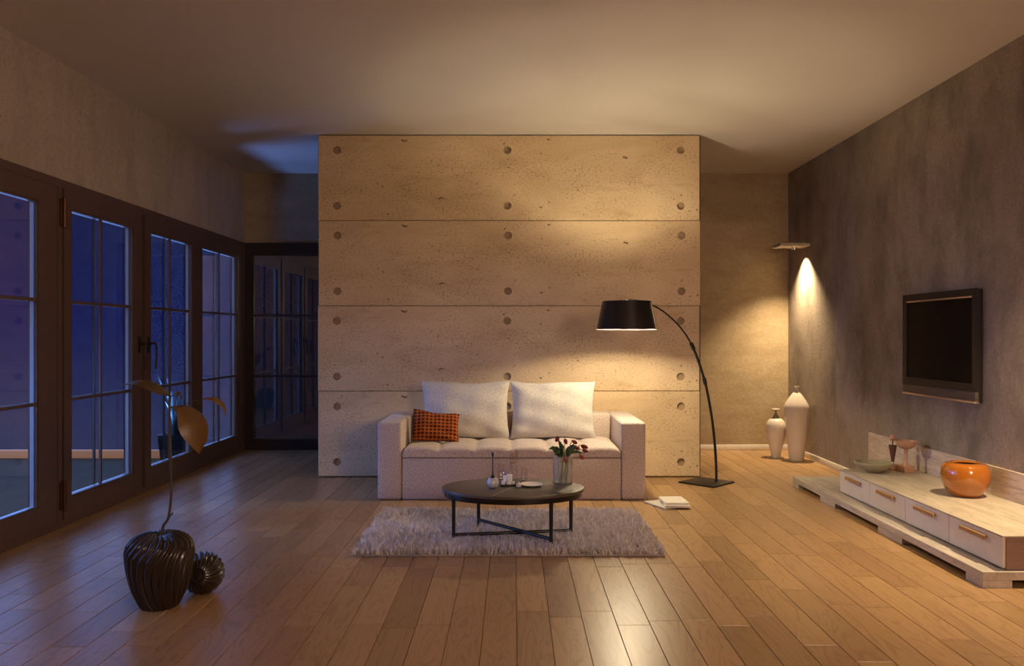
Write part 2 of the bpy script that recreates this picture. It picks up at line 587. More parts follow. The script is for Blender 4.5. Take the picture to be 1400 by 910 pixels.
def tube(bm, pts, rad, n=10, cap=True):
    pts = [Vector(p) for p in pts]
    rs = rad if isinstance(rad, (list, tuple)) else [rad] * len(pts)
    rings = []
    up = Vector((0.13, 0.21, 0.97))
    prev = None
    for i, p in enumerate(pts):
        t = (pts[min(i + 1, len(pts) - 1)] - pts[max(i - 1, 0)]).normalized()
        if prev is None:
            a = t.cross(up)
            if a.length < 0.1: a = t.cross(Vector((1, 0, 0)))
            a.normalize()
        else:
            a = (prev - t * prev.dot(t)).normalized()
        b = t.cross(a)
        prev = a
        rings.append([bm.verts.new(p + (a * math.cos(2 * PI * k / n) + b * math.sin(2 * PI * k / n)) * rs[i]) for k in range(n)])
    for i in range(len(rings) - 1):
        for k in range(n):
            k2 = (k + 1) % n
            bm.faces.new((rings[i][k], rings[i][k2], rings[i + 1][k2], rings[i + 1][k]))
    if cap:
        bm.faces.new(rings[0][::-1]); bm.faces.new(rings[-1])
    return bm


def tubes(pts, rad, n=10):
    return tube(bmesh.new(), pts, rad, n)


def xf(bm, mat):
    bm.transform(mat)
    return bm


# ------------------------------------------------------------------ room numbers
XL, XR, YB, YF, HC = -3.304, 3.381, 10.08, -1.4, 3.397
DOORH = 2.543


def struct(name, bm, m, **k):
    o = obj(name, bm, m, **k)
    o['kind'] = 'structure'
    return o


# ---- floor of individual chamfered planks, one mesh
def make_floor():
    verts, faces, rnd = [], [], []
    W = 0.162
    c, dz = 0.0030, 0.005
    fixed = {0: 4.17, 1: 4.083, 2: 4.17, 3: 3.97, 4: 4.03, -1: 4.031, -2: 4.226, -3: 3.974, -4: 3.93, -5: 3.974}
    k0 = math.floor((XL - 0.0155) / W)
    k1 = math.ceil((XR - 0.0155) / W)
    for k in range(k0, k1):
        x0, x1 = 0.0155 + k * W, 0.0155 + (k + 1) * W
        x0, x1 = max(x0, XL - 0.02), min(x1, XR + 0.02)
        if x1 - x0 < 0.01: continue
        L = 1.0
        y = fixed.get(k, 4.0 + random.random()) % 1.0 + YF - 1.0 - (YF % 1.0)
        # align so a joint falls exactly on the wanted depth
        base = fixed.get(k, 4.0 + random.random())
        y = base - 7 * L
        while y < YB + 0.1:
            ye = y + L
            a, b_ = max(y, YF), min(ye, YB + 0.02)
            if b_ - a > 0.02:
                tx = random.gauss(0, 0.0011)
                ty = random.gauss(0, 0.00025)
                i = len(verts)
                xc, yc = (x0 + x1) / 2, (a + b_) / 2
                def z(x, yy): return max(-0.0004, min(0.0004, tx * (x - xc) + ty * (yy - yc))) - 0.0003
                for (xx, yy) in ((x0 + c, a + c), (x1 - c, a + c), (x1 - c, b_ - c), (x0 + c, b_ - c)):
                    verts.append((xx, yy, z(xx, yy)))
                for (xx, yy) in ((x0 + .0008, a + .0008), (x1 - .0008, a + .0008), (x1 - .0008, b_ - .0008), (x0 + .0008, b_ - .0008)):
                    verts.append((xx, yy, -dz))
                fs = [(i, i + 1, i + 2, i + 3)]
                for q in range(4):
                    fs.append((i + q, i + 4 + q, i + 4 + (q + 1) % 4, i + (q + 1) % 4))
                fs = [fs[0]] + [tuple(f) for f in fs[1:]]
                faces += fs
                r = (random.random(), random.random(), random.random())
                rnd += [r] * 5
            y = ye
    i = len(verts)
    verts += [(XL - .02, YF, -.0055), (XR + .02, YF, -.0055), (XR + .02, YB + .02, -.0055), (XL - .02, YB + .02, -.0055),
              (XL - .02, YF, -.1), (XR + .02, YF, -.1), (XR + .02, YB + .02, -.1), (XL - .02, YB + .02, -.1)]
    for q in ((0, 1, 2, 3), (4, 7, 6, 5), (0, 4, 5, 1), (1, 5, 6, 2), (2, 6, 7, 3), (3, 7, 4, 0)):
        faces.append(tuple(i + t for t in q)); rnd.append((0, 0, 0))
    me = bpy.data.meshes.new('floor')
    me.from_pydata(verts, [], faces)
    at = me.attributes.new('plank', 'FLOAT_VECTOR', 'FACE')
    at.data.foreach_set('vector', np.array(rnd, dtype=np.float32).ravel())
    me.update()
    bm = bmesh.new(); bm.from_mesh(me)
    bmesh.ops.recalc_face_normals(bm, faces=bm.faces[:])
    for f in bm.faces:
        n = f.normal
        if abs(n.z) > 0.2 and f.calc_center_median().z > -0.05 and n.z < 0: f.normal_flip()
    bm.to_mesh(me); bm.free()
    o = link('floor', me, M['floor'], smooth=False)
    o['kind'] = 'structure'


make_floor()
T = 0.20
struct('ceiling', boxes((XL - T, XR + T, YF - T, YB + T, HC, HC + 0.15)), M['ceiling'], smooth=False)
# the doors' opening in the left wall runs from Y=3.02 to the back corner
DY0 = 3.02
struct('wall_left', boxes((XL - T, XL, YF - T, DY0, -.1, HC), (XL - T, XL, DY0, YB + T, DOORH, HC)), M['wall_l'], smooth=False)
struct('wall_right', boxes((XR, XR + T, YF - T, YB + T, -.1, HC)), M['wall_r'], smooth=False)
DX1 = -1.78
struct('wall_back', boxes((XL, DX1, YB, YB + T, DOORH, HC), (DX1, XR, YB, YB + T, -.1, HC)), M['wall_b'], smooth=False)
struct('wall_front', boxes((XL, XR, YF - T, YF, -.1, HC)), M['wall_l'], smooth=False)
struct('baseboard_back', boxes((1.2, XR, YB - 0.014, YB, 0, 0.064), bev=0.003), M['base'])
struct('baseboard_right', boxes((XR - 0.014, XR, YF, YB - 0.014, 0, 0.064), bev=0.003), M['base'])

# ---- concrete partition: core plus four cast panels with tie holes
PX0, PX1, PY = -1.937, 1.850, 8.124
part = thing('wall_center', 'freestanding partition clad in four wide beige concrete panels with tie holes', None, (0, 0, 0), kind='structure')
obj('core', boxes((PX0 + 0.004, PX1 + 0.014, PY + 0.045, PY + 0.30, 0, HC - 0.002)), M['core'], part, smooth=False)


def panel_bm(W, Hh, holes, r=0.038, depth=0.026, th=0.05, bev=0.006, n=32):
    bm = bmesh.new()
    s = r * 1.25
    xs = sorted({-W / 2 + bev, W / 2 - bev} | {h[0] - s for h in holes} | {h[0] + s for h in holes})
    zs = sorted({bev, Hh - bev} | {h[1] - s for h in holes} | {h[1] + s for h in holes})
    for i in range(len(xs) - 1):
        for j in range(len(zs) - 1):
            cx, cz = (xs[i] + xs[i + 1]) / 2, (zs[j] + zs[j + 1]) / 2
            hit = [h for h in holes if abs(h[0] - cx) < 1e-4 and abs(h[1] - cz) < 1e-4]
            if not hit:
                bm.faces.new([bm.verts.new(p) for p in ((xs[i], 0, zs[j]), (xs[i + 1], 0, zs[j]), (xs[i + 1], 0, zs[j + 1]), (xs[i], 0, zs[j + 1]))])
                continue
            loops = [[], [], [], []]
            for q in range(n):
                a = 2 * PI * q / n
                ca, sa = math.cos(a), math.sin(a)
                ro = s / max(abs(ca), abs(sa))
                for L, (rr, yy) in zip(loops, ((ro, 0), (r, 0), (r * 0.97, depth), (r * 0.9, depth))):
                    L.append(bm.verts.new((cx + rr * ca, yy, cz + rr * sa)))
            for li, (L0, L1) in enumerate(zip(loops, loops[1:])):
                for q in range(n):
                    q2 = (q + 1) % n
                    bm.faces.new((L0[q], L0[q2], L1[q2], L1[q])).material_index = 1 if li else 0
            bm.faces.new(loops[-1]).material_index = 1
    a, b_ = W / 2, W / 2 - bev
    o4 = [(-b_, 0, bev), (b_, 0, bev), (b_, 0, Hh - bev), (-b_, 0, Hh - bev)]
    m4 = [(-a, bev, 0), (a, bev, 0), (a, bev, Hh), (-a, bev, Hh)]
    e4 = [(-a, th, 0), (a, th, 0), (a, th, Hh), (-a, th, Hh)]
    for A, B in ((o4, m4), (m4, e4)):
        for q in range(4):
            q2 = (q + 1) % 4
            bm.faces.new([bm.verts.new(p) for p in (A[q], A[q2], B[q2], B[q])])
    bmesh.ops.remove_doubles(bm, verts=bm.verts[:], dist=1e-5)
    return bm


PW = PX1 - PX0
PC = (PX0 + PX1) / 2
PH = (HC - 0.012) / 4
hl = [(x, z) for x in (-1.705, -0.0145, 1.7045) for z in (PH - 0.152, PH - 0.704)]
p0 = obj('panel', panel_bm(PW, PH - 0.004, hl), [M['panel'], M['plug']], part, (PC, PY, 0.008), ang=30)
for i in range(1, 4):
    q = p0.copy(); C.objects.link(q); q.parent = part
    q.location = (PC + (-0.003, 0.004, -0.002)[i - 1], PY + (0.003, 0.0, 0.004)[i - 1], 0.008 + i * PH)

# ---- glazing
GZ0, GZ1, MZ = 0.202, 2.343, (0.926, 1.653)


def ring_boxes(a0, a1, z0, z1, g0, g1, h0, h1):
    """four bars of a frame (outer a0..a1 x z0..z1, inner g0..g1 x h0..h1) as (a,a,z,z)"""
    return [(a0, g0, z0, z1), (g1, a1, z0, z1), (g0, g1, z0, h0), (g0, g1, h1, z1)]


def leaf_door(name, label, y0, y1, g0, g1, z0, z1, g_z0=GZ0, g_z1=GZ1, face=0.0, mun=True):
    """a glazed leaf in the left wall; local = world"""
    t = thing(name, label, None, (0, 0, 0), kind='structure')
    bm = bmesh.new()
    for (a, b_, c, d) in ring_boxes(y0, y1, z0, z1, g0, g1, g_z0, g_z1):
        box(bm, XL - 0.075, XL + face, a, b_, c, d)
    obj('frame', bm, M['frame'], t, smooth=False)
    bm = bmesh.new()
    bd = 0.012
    for (a, b_, c, d) in ring_boxes(g0 - 0.001, g1 + 0.001, g_z0 - 0.001, g_z1 + 0.001, g0 + bd, g1 - bd, g_z0 + bd, g_z1 - bd):
        box(bm, XL - 0.022, XL + face - 0.006, a, b_, c, d)
    obj('glazing_bead', bm, M['frame'], t, smooth=False)
    obj('pane', boxes((XL - 0.028, XL - 0.024, g0, g1, g_z0, g_z1)), M['glass'], t, smooth=False)
    obj('pane', boxes((XL - 0.060, XL - 0.056, g0, g1, g_z0, g_z1)), M['glass_o'], t, smooth=False)
    bm = bmesh.new()
    for (a, b_, c, d) in ring_boxes(g0, g1, g_z0, g_z1, g0 + 0.011, g1 - 0.011, g_z0 + 0.011, g_z1 - 0.011):
        box(bm, XL - 0.0555, XL - 0.0285, a, b_, c, d)
    tag(obj('spacer', bm, M['alu'], t, smooth=False), 'pale aluminium spacer between the panes')
    if mun:
        yc = (g0 + g1) / 2 - 0.02
        w = 0.012
        for xa, xb in ((XL - 0.024, XL - 0.008), (XL - 0.074, XL - 0.060)):
            bm = bmesh.new()
            box(bm, xa, xb, yc - w, yc + w, g_z0, g_z1)
            for mz in MZ:
                box(bm, xa + .001, xb - .001, g0, g1, mz - w, mz + w)
            obj('glazing_bar', bm, M['frame'], t, smooth=False)
    return t


LZ0, LZ1 = 0.05, DOORH - 0.06
w1 = leaf_door('window_1', 'fixed glazed panel nearest the camera in the left wall', 4.42, 5.935, 4.55, 5.701, LZ0, LZ1)
d1 = leaf_door('door_1', 'left leaf of the glazed double door, hinged beside the near fixed panel', 6.002, 7.262, 6.106, 7.102, LZ0, LZ1, face=0.012)
d2 = leaf_door('door_2', 'right leaf of the glazed double door with a lever handle', 7.318, 8.545, 7.445, 8.409, LZ0, LZ1, face=0.012)
w2 = leaf_door('window_2', 'fixed glazed panel in the left wall next to the back corner', 8.56, 9.945, 8.706, 9.788, LZ0, LZ1)
w3 = leaf_door('window_3', 'fixed glazed panel in the left wall beside the camera', 3.08, 4.42, 3.20, 4.29, LZ0, LZ1)
# outer frame of the whole glazing
bm = bmesh.new()
box(bm, XL - 0.12, XL + 0.004, DY0, YB - 0.001, 0.0, LZ0)
box(bm, XL - 0.12, XL + 0.004, DY0, YB - 0.001, LZ1, DOORH)
for a, b_ in ((DY0, 3.08), (5.935, 5.99), (8.545, 8.56), (9.945, YB - 0.001)):
    box(bm, XL - 0.12, XL + 0.004, a, b_, LZ0, LZ1)
box(bm, XL - 0.12, XL - 0.03, 5.99, 6.002, LZ0, LZ1)
box(bm, XL - 0.12, XL - 0.03, 7.262, 7.318, LZ0, LZ1)
struct('trim_1', bm, M['frame'], smooth=False)


def lever(parent, y, ydir):
    bm = bmesh.new()
    box(bm, XL + 0.012, XL + 0.024, y - 0.018, y + 0.018, 1.245, 1.395, bev=0.006)
    tube(bm, [(XL + 0.02, y, 1.33), (XL + 0.06, y, 1.33)], 0.011, 12)
    pts = spl([(XL + 0.058, y, 1.335), (XL + 0.072, y + 0.012 * ydir, 1.335), (XL + 0.082, y + 0.02 * ydir, 1.30), (XL + 0.080, y + 0.022 * ydir, 1.2), (XL + 0.070, y + 0.02 * ydir, 1.10)], 16)
    tube(bm, pts, 0.0095, 10)
    return obj('handle', bm, M['hw'], parent)


lever(d1, 7.20, -1)
lever(d2, 7.38, 1)
for zc in (2.30, 0.235):
    bm = bmesh.new()
    tube(bm, [(XL + 0.022, 5.99, zc - 0.11), (XL + 0.022, 5.99, zc + 0.11)], 0.017, 14)
    box(bm, XL + 0.002, XL + 0.016, 5.955, 6.03, zc - 0.10, zc + 0.10, bev=0.002)
    obj('hinge', bm, M['hinge'], d1)

# back door, seen left of the partition
t = thing('door_3', 'dark framed glazed door in the back wall, half hidden by the partition', None, kind='structure')
g0, g1, h0, h1 = -3.195, -1.92, 0.13, 2.39
bm = bmesh.new()
for (a, b_, c, d) in ring_boxes(XL + 0.003, DX1, 0.0, DOORH, g0, g1, h0, h1):
    box(bm, a, b_, YB - 0.012, YB + 0.09, c, d)
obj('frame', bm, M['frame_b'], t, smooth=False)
obj('pane', boxes((g0, g1, YB + 0.02, YB + 0.024, h0, h1)), M['glass_b'], t, smooth=False)
obj('pane', boxes((g0, g1, YB + 0.05, YB + 0.054, h0, h1)), M['glass_o'], t, smooth=False)
obj('glazing_bar', boxes(*[(g0, g1, YB + 0.004, YB + 0.02, z - 0.014, z + 0.014) for z in (0.905, 1.652)]), M['frame_b'], t, smooth=False)

# ---- outside: terrace, added dark wall, orange strip standing in for the sunset
struct('floor_terrace', boxes((-16, XL - 0.12, -2, 9.58, -0.25, -0.02)), M['deck'], smooth=False)
struct('wall_courtyard', boxes((XL - T + 0.03, 1.0, 10.75, 10.9, -0.3, 3.5)), M['garden'], smooth=False)  # added dark wall, keeps the bright sky out of the back door glass
tag(obj('light_strip', boxes((-9.5, XL - T - 0.03, 9.50, 9.56, -0.0195, 0.075), bev=0.006), M['led']), 'warm orange light strip glowing along the far edge of the terrace outside', 'light strip')

# ------------------------------------------------------------------ sofa
sofa = thing('sofa', 'wide greige fabric sofa with blocky arms against the concrete partition', 'sofa', (-0.016, 7.0, 0))
SX0, SX1 = -1.147, 1.147
AW, AH, AD = 0.207, 0.662, 1.02
obj('arm', boxes((SX0, SX0 + AW, 0, AD, 0.0, AH), bev=0.022, seg=4), M['sofa'], sofa)
obj('arm', boxes((SX1 - AW, SX1, 0, AD, 0.0, AH), bev=0.022, seg=4), M['sofa'], sofa)
IX0, IX1 = SX0 + AW + 0.003, SX1 - AW - 0.003
obj('base', boxes((IX0, IX1, 0.004, AD - 0.02, 0.0, 0.356), bev=0.014, seg=3), M['sofa'], sofa)
obj('backrest', boxes((IX0, IX1, 0.76, AD, 0.357, AH + 0.005), bev=0.03, seg=4), M['sofa'], sofa)


def seat_bm(x0, x1, y0, y1, z0, z1, n=6):
    bm = bmesh.new()
    nx, ny = 150, 44
    r = 0.028
    def hgt(x, y):
        t = (x - x0) / (x1 - x0) * n
        t -= math.floor(min(t, n - 1e-6))
        puff = 0.026 * (1 - abs(2 * t - 1) ** 3.5) * (1 - 0.25 * abs(2 * (y - y0) / (y1 - y0) - 1) ** 4)
        z = z1 + puff + 0.004 * math.sin(9 * x + 5 * y) * math.sin(11 * y + 3 * x)
        d = min(x - x0, x1 - x, y - y0)
        if d < r:
            z -= r * (1 - math.sqrt(max(0, 1 - (1 - d / r) ** 2)))
        return z
    xs = list(np.linspace(x0, x1, nx)); ys = list(y0 + (y1 - y0) * np.linspace(0, 1, ny) ** 1.5)
    g = [[bm.verts.new((x, y, hgt(x, y))) for y in ys] for x in xs]
    for i in range(nx - 1):
        for j in range(ny - 1):
            bm.faces.new((g[i][j], g[i + 1][j], g[i + 1][j + 1], g[i][j + 1]))
    rim = [g[i][0] for i in range(nx)] + [g[-1][j] for j in range(1, ny)] + [g[i][-1] for i in range(nx - 2, -1, -1)] + [g[0][j] for j in range(ny - 2, 0, -1)]
    low = [bm.verts.new((v.co.x, v.co.y, z0)) for v in rim]
    for i in range(len(rim)):
        k = (i + 1) % len(rim)
        bm.faces.new((rim[i], rim[k], low[k], low[i]))
    bm.faces.new(low)
    return bm


obj('seat_cushion', seat_bm(IX0 + 0.006, IX1 - 0.006, -0.006, 0.752, 0.364, 0.428), M['sofa'], sofa, ang=50)


def pillow_bm(w, h, t, pinch=0.07, seed=0, nx=44, nz=34, wr=0.010, shear=0.0):
    rng = random.Random(seed)
    ph = [rng.uniform(0, 6.28) for _ in range(8)]
    bm = bmesh.new()
    def P(u, v, s):
        ax = 1 - pinch * (1 - v * v) * abs(u) ** 2
        az = 1 - pinch * (1 - u * u) * abs(v) ** 2
        x = u * w / 2 * ax
        z = v * h / 2 * az
        prof = ((1 - abs(u) ** 3.0) * (1 - abs(v) ** 3.0)) ** 0.55 if abs(u) < 1 and abs(v) < 1 else 0
        edge = 1 - abs(max(abs(u), abs(v)))
        wrk = wr * (math.sin(7 * u + 4 * v + ph[0]) * math.sin(5 * v - 3 * u + ph[1]) + 0.8 * math.sin(15 * u * (1.2 - abs(v)) + ph[2]) * abs(v) ** 2 + 0.7 * math.sin(12 * v + ph[3]) * abs(u) ** 3)
        y = s * (t / 2 * prof + wrk * min(1, prof * 2) * (1 if s < 0 else 0.5))
        z += shear * (u) * h * max(v, 0) + 0.006 * math.sin(4 * u + ph[4]) * (1 if v > 0 else 0.2)
        return (x, y, z)
    us = np.sin(np.linspace(-PI / 2, PI / 2, nx)); vs = np.sin(np.linspace(-PI / 2, PI / 2, nz))
    F1 = [[bm.verts.new(P(u, v, -1)) for v in vs] for u in us]
    B1 = [[(F1[i][j] if i in (0, nx - 1) or j in (0, nz - 1) else bm.verts.new(P(u, v, 1))) for j, v in enumerate(vs)] for i, u in enumerate(us)]
    for i in range(nx - 1):
        for j in range(nz - 1):
            bm.faces.new((F1[i][j], F1[i + 1][j], F1[i + 1][j + 1], F1[i][j + 1]))
            bm.faces.new((B1[i][j], B1[i][j + 1], B1[i + 1][j + 1], B1[i + 1][j]))
    return bm


def pillow(name, label, x, y, z, w, h, t, m, rot, seed, cat='cushion', **k):
    o = obj(name, pillow_bm(w, h, t, seed=seed, **k), m, None, (x, y, z), rot, ang=80)
    return tag(o, label, cat)


pillow('cushion', 'large pale linen back cushion at the left, tinged blue along its left edge', -0.446, 7.655, 0.708, 0.828, 0.545, 0.17, M['cushion'], (math.radians(-9), 0, math.radians(2)), 3)
pillow('cushion', 'large pale linen back cushion on the right half of the sofa', 0.368, 7.655, 0.708, 0.80, 0.545, 0.18, M['cushion'], (math.radians(-9), 0, math.radians(-1)), 8)
pillow('cushion', 'small rust orange checked cushion leaning in the left corner of sofa', -0.695, 7.36, 0.585, 0.42, 0.275, 0.12, M['rust'], (math.radians(-20), math.radians(3), math.radians(8)), 5, pinch=0.06, shear=-0.06)

# ------------------------------------------------------------------ rug
RX0, RX1, RY0, RY1 = -1.02, 0.962, 5.20, 6.46
rug = thing('rug', 'pale shaggy rectangular rug under the coffee table', 'rug', ((RX0 + RX1) / 2, (RY0 + RY1) / 2, 0))
rw, rd = (RX1 - RX0) / 2, (RY1 - RY0) / 2
obj('backing', boxes((-rw, rw, -rd, rd, 0.0005, 0.010), bev=0.003), M['rug'], rug)


def pile_mesh(nt=13500, k=7):
    n = nt * k
    tx = np.random.uniform(-rw, rw, nt); ty = np.random.uniform(-rd, rd, nt)
    low = np.sin(tx * 5 + 1.7 * np.sin(ty * 6)) * 0.5 + np.sin(ty * 9 - tx * 4) * 0.5
    ca = np.sin(tx * 7 + 2 * np.sin(ty * 5)) * 2.4 + np.cos(ty * 8 + tx * 3) * 1.8 + np.random.normal(0, 0.9, nt)
    tl_ = np.random.uniform(0.35, 1.0, nt) * 0.036
    tlx, tly = np.cos(ca) * tl_, np.sin(ca) * tl_
    tL = np.random.uniform(0.036, 0.058, nt) * (1 + 0.15 * low)
    rep = lambda v: np.repeat(v, k)
    x = rep(tx) + np.random.normal(0, 0.004, n); y = rep(ty) + np.random.normal(0, 0.0045, n)
    x = np.clip(x, -rw + .002, rw - .002); y = np.clip(y, -rd + .002, rd - .002)
    lx = rep(tlx) + np.random.normal(0, 0.0075, n) - (x - rep(tx)) * 0.6
    ly = rep(tly) + np.random.normal(0, 0.0075, n) - (y - rep(ty)) * 0.6
    L = rep(tL) * np.random.uniform(0.85, 1.1, n)
    lx += np.sign(x) * 0.026 * np.clip(1 - (rw - np.abs(x)) / 0.025, 0, 1)
    ly += np.sign(y) * 0.026 * np.clip(1 - (rd - np.abs(y)) / 0.025, 0, 1)
    hz = np.sqrt(np.maximum(L ** 2 - lx ** 2 - ly ** 2, 0.00012))
    w = np.random.uniform(0.0014, 0.0028, n)
    a2 = np.random.uniform(0, PI, n)
    wx, wy = np.cos(a2) * w, np.sin(a2) * w
    tone = np.repeat(np.clip(rep(np.random.uniform(0.62, 1.12, nt)) * np.random.uniform(0.9, 1.08, n), 0.5, 1.2), 2)
    V = np.zeros((n, 5, 3), np.float32)
    z0 = 0.009
    V[:, 0] = np.stack([x - wx, y - wy, np.full(n, z0)], 1)
    V[:, 1] = np.stack([x + wx, y + wy, np.full(n, z0)], 1)
    mx, my, mz = x + lx * 0.35, y + ly * 0.35, z0 + hz * 0.62
    V[:, 2] = np.stack([mx + wx * .8, my + wy * .8, mz], 1)
    V[:, 3] = np.stack([mx - wx * .8, my - wy * .8, mz], 1)
    V[:, 4] = np.stack([x + lx, y + ly, z0 + hz], 1)
    V = V.reshape(-1, 3)
    me = bpy.data.meshes.new('pile')
    b = np.arange(n) * 5
    me.vertices.add(n * 5); me.vertices.foreach_set('co', V.ravel())
    quads = np.stack([b, b + 1, b + 2, b + 3], 1); tris = np.stack([b + 3, b + 2, b + 4], 1)
    loops = np.concatenate([quads, tris], 1).ravel()
    me.loops.add(len(loops)); me.loops.foreach_set('vertex_index', loops.astype(np.int32))
    me.polygons.add(n * 2)
    st = np.stack([np.arange(n) * 7, np.arange(n) * 7 + 4], 1).ravel()
    me.polygons.foreach_set('loop_start', st.astype(np.int32))
    me.update(calc_edges=True)
    at = me.attributes.new('tuft', 'FLOAT', 'FACE'); at.data.foreach_set('value', tone.astype(np.float32))
    return me


pm = link('pile', pile_mesh(), M['pile'], rug, smooth=False)
pm['kind'] = 'stuff'

# ------------------------------------------------------------------ coffee table
TX, TY, TZ = -0.003, 5.63, 0.364
RA, RB = 0.488, 0.358
tab = thing('coffee_table', 'low black coffee table with round top and crossed bars standing on the rug', 'coffee table', (TX, TY, 0))


def oval(bm, prof, n=96):
    return lathe(prof, n, bm=bm)


bm = oval(bmesh.new(), [(0.985, TZ - 0.020), (0.997, TZ - 0.019), (1.0, TZ - 0.016), (1.0, TZ - 0.003), (0.9975, TZ - 0.0005), (0.994, TZ)])
xf(bm, Matrix.Diagonal((RA, RB, 1, 1)))
top = obj('tabletop', bm, M['tabletop'], tab, ang=25)
bm = oval(bmesh.new(), [(0.960, TZ - 0.0555), (0.968, TZ - 0.055), (0.970, TZ - 0.053), (0.970, TZ - 0.0201)])
xf(bm, Matrix.Diagonal((RA, RB, 1, 1)))
obj('apron', bm, M['black_metal'], tab, ang=25)
p, q = Vector((-0.137, 5.298 - TY, 0)), Vector((0.1305, 5.95 - TY, 0))
dv = (q - p).normalized(); nv = Vector((-dv.y, dv.x, 0)) * 0.0022
bm = bmesh.new()
vs = [bm.verts.new(v + Vector((0, 0, TZ + dz))) for dz in (-0.003, 0.0006) for v in (p - nv + dv * .004, p + nv + dv * .004, q + nv - dv * .004, q - nv - dv * .004)]
for f in ((3, 2, 1, 0), (4, 5, 6, 7), (0, 1, 5, 4), (1, 2, 6, 5), (2, 3, 7, 6), (3, 0, 4, 7)):
    bm.faces.new([vs[i] for i in f])
tag(obj('inlay', bm, M['inlay'], top, smooth=False), 'pale thin line across the black top')
feet = [(-0.403, -0.075), (-0.249, 0.290), (0.249, -0.278), (0.402, 0.056)]
for (x, y) in feet:
    bm = lathe([(0.0095, 0.013), (0.0125, 0.016), (0.0125, 0.045), (0.0115, 0.05), (0.0135, 0.27), (0.0145, TZ - 0.053)], 20)
    obj('leg', bm, M['black_metal'], tab, (x, y, 0))
for (a, b_), zz in (((feet[0], feet[3]), 0.052), ((feet[1], feet[2]), 0.074)):
    obj('stretcher', tubes([(a[0], a[1], zz), (b_[0], b_[1], zz)], 0.0115, 14), M['black_metal'], tab)


def on_table(x, y, z=TZ):
    d = (H0 - z) * F / (y - CY)
    return px(x, y, d)


# round white bottle with a thin black neck
p = on_table(673.7, 666.5)
v = thing('bud_vase', 'small white ball vase with a tall thin black neck on the table', 'vase', p)
R = 0.041
bm = lathe([(0.016, 0.0), (0.03, 0.008), (R, 0.030), (R * 1.02, 0.040), (R * 0.9, 0.055), (0.028, 0.067), (0.018, 0.070)], 32)
obj('body', bm, M['bud'], v)
obj('neck', lathe([(0.021, 0.069), (0.012, 0.078), (0.005, 0.092), (0.0032, 0.12), (0.003, 0.195), (0.0045, 0.215), (0.0075, 0.226), (0.0075, 0.236), (0.005, 0.242)], 20), M['lamp_black'], v)
# tray with candles
p = on_table(694.5, 663.2)
tr = thing('tray', 'small square black tray carrying white candles', 'tray', p, math.radians(6))
bm = boxes((-0.054, 0.054, -0.045, 0.045, 0.0, 0.006), bev=0.002)
for a in ((-0.054, -0.050, -0.045, 0.045), (0.050, 0.054, -0.045, 0.045), (-0.05, 0.05, -0.045, -0.041), (-0.05, 0.05, 0.041, 0.045)):
    box(bm, *a, 0.005, 0.013)
obj('tray_body', bm, M['black_metal'], tr)


def candle(dx, dy, r, h, label, wick=True):
    c = thing('candle', label, 'candle', p + Vector((dx, dy, 0.0065)), 0, 'white candles on the tray')
    obj('wax', lathe([(r * 0.96, 0), (r, 0.002), (r, h - 0.003), (r * 0.93, h), (r * 0.3, h - 0.002)], 24), M['wax'], c)
    if wick:
        obj('wick', tubes([(0, 0, h - 0.003), (0.0005, 0, h + 0.007)], 0.0012, 6), M['lamp_black'], c)


candle(-0.020, 0.020, 0.0135, 0.058, 'thin white candle at the back left of the tray')
candle(0.012, 0.018, 0.018, 0.066, 'tallest white candle at the back of the black tray')
candle(-0.032, -0.020, 0.0135, 0.030, 'short white candle at the front left corner of tray')
candle(0.006, -0.022, 0.015, 0.022, 'lowest wide white candle at the front middle of tray')
candle(0.037, -0.022, 0.0115, 0.026, 'small short white candle at front right of the tray')


def glass_cup(x, y, r, h, label, name='tumbler', cat='glass', water=None):
    pp = on_table(x, y)
    t = 0.0018
    bm = lathe([(r * 0.92, 0), (r, 0.003), (r, h), (r - t, h), (r - t, 0.008), (r * 0.4, 0.007)], 32)
    if water:
        o = thing(name, label, cat, pp)
        obj('body', bm, M['cup_glass'], o)
        obj('ring', lathe([(r + .0003, water), (r + .0012, water + .001), (r + .0012, water + .004), (r + .0003, water + .005)], 32, cap0=False, cap1=False), M['chrome'], o)
    else:
        o = obj(name, bm, M['cup_glass'], None, pp)
        tag(o, label, cat)
    return o


glass_cup(702.5, 655.5, 0.030, 0.218, 'tall clear glass cylinder with a pale ring standing behind the tray', 'carafe', 'carafe', 0.112)
glass_cup(685.5, 655.0, 0.026, 0.112, 'clear straight tumbler behind the left side of tray', 'tumbler')
glass_cup(716.5, 656.5, 0.024, 0.088, 'clear short tumbler right of the tall glass cylinder', 'tumbler')
p2 = on_table(708.8, 666.5)
tag(obj('sugar_bowl', lathe([(0.008, 0), (0.017, 0.006), (0.0195, 0.015), (0.016, 0.025), (0.008, 0.031), (0.004, 0.034), (0.005, 0.039), (0.002, 0.042)], 24), M['bud'], None, p2), 'tiny white lidded pot between the tray and the plate', 'pot')
pp = on_table(727, 664)
tag(obj('plate', lathe([(0.04, 0), (0.052, 0.001), (0.074, 0.010), (0.079, 0.014), (0.077, 0.016), (0.072, 0.0135), (0.05, 0.006), (0.01, 0.005)], 48), M['white_cer'], None, pp), 'shallow white round plate beside the tulip vase on the table', 'plate')

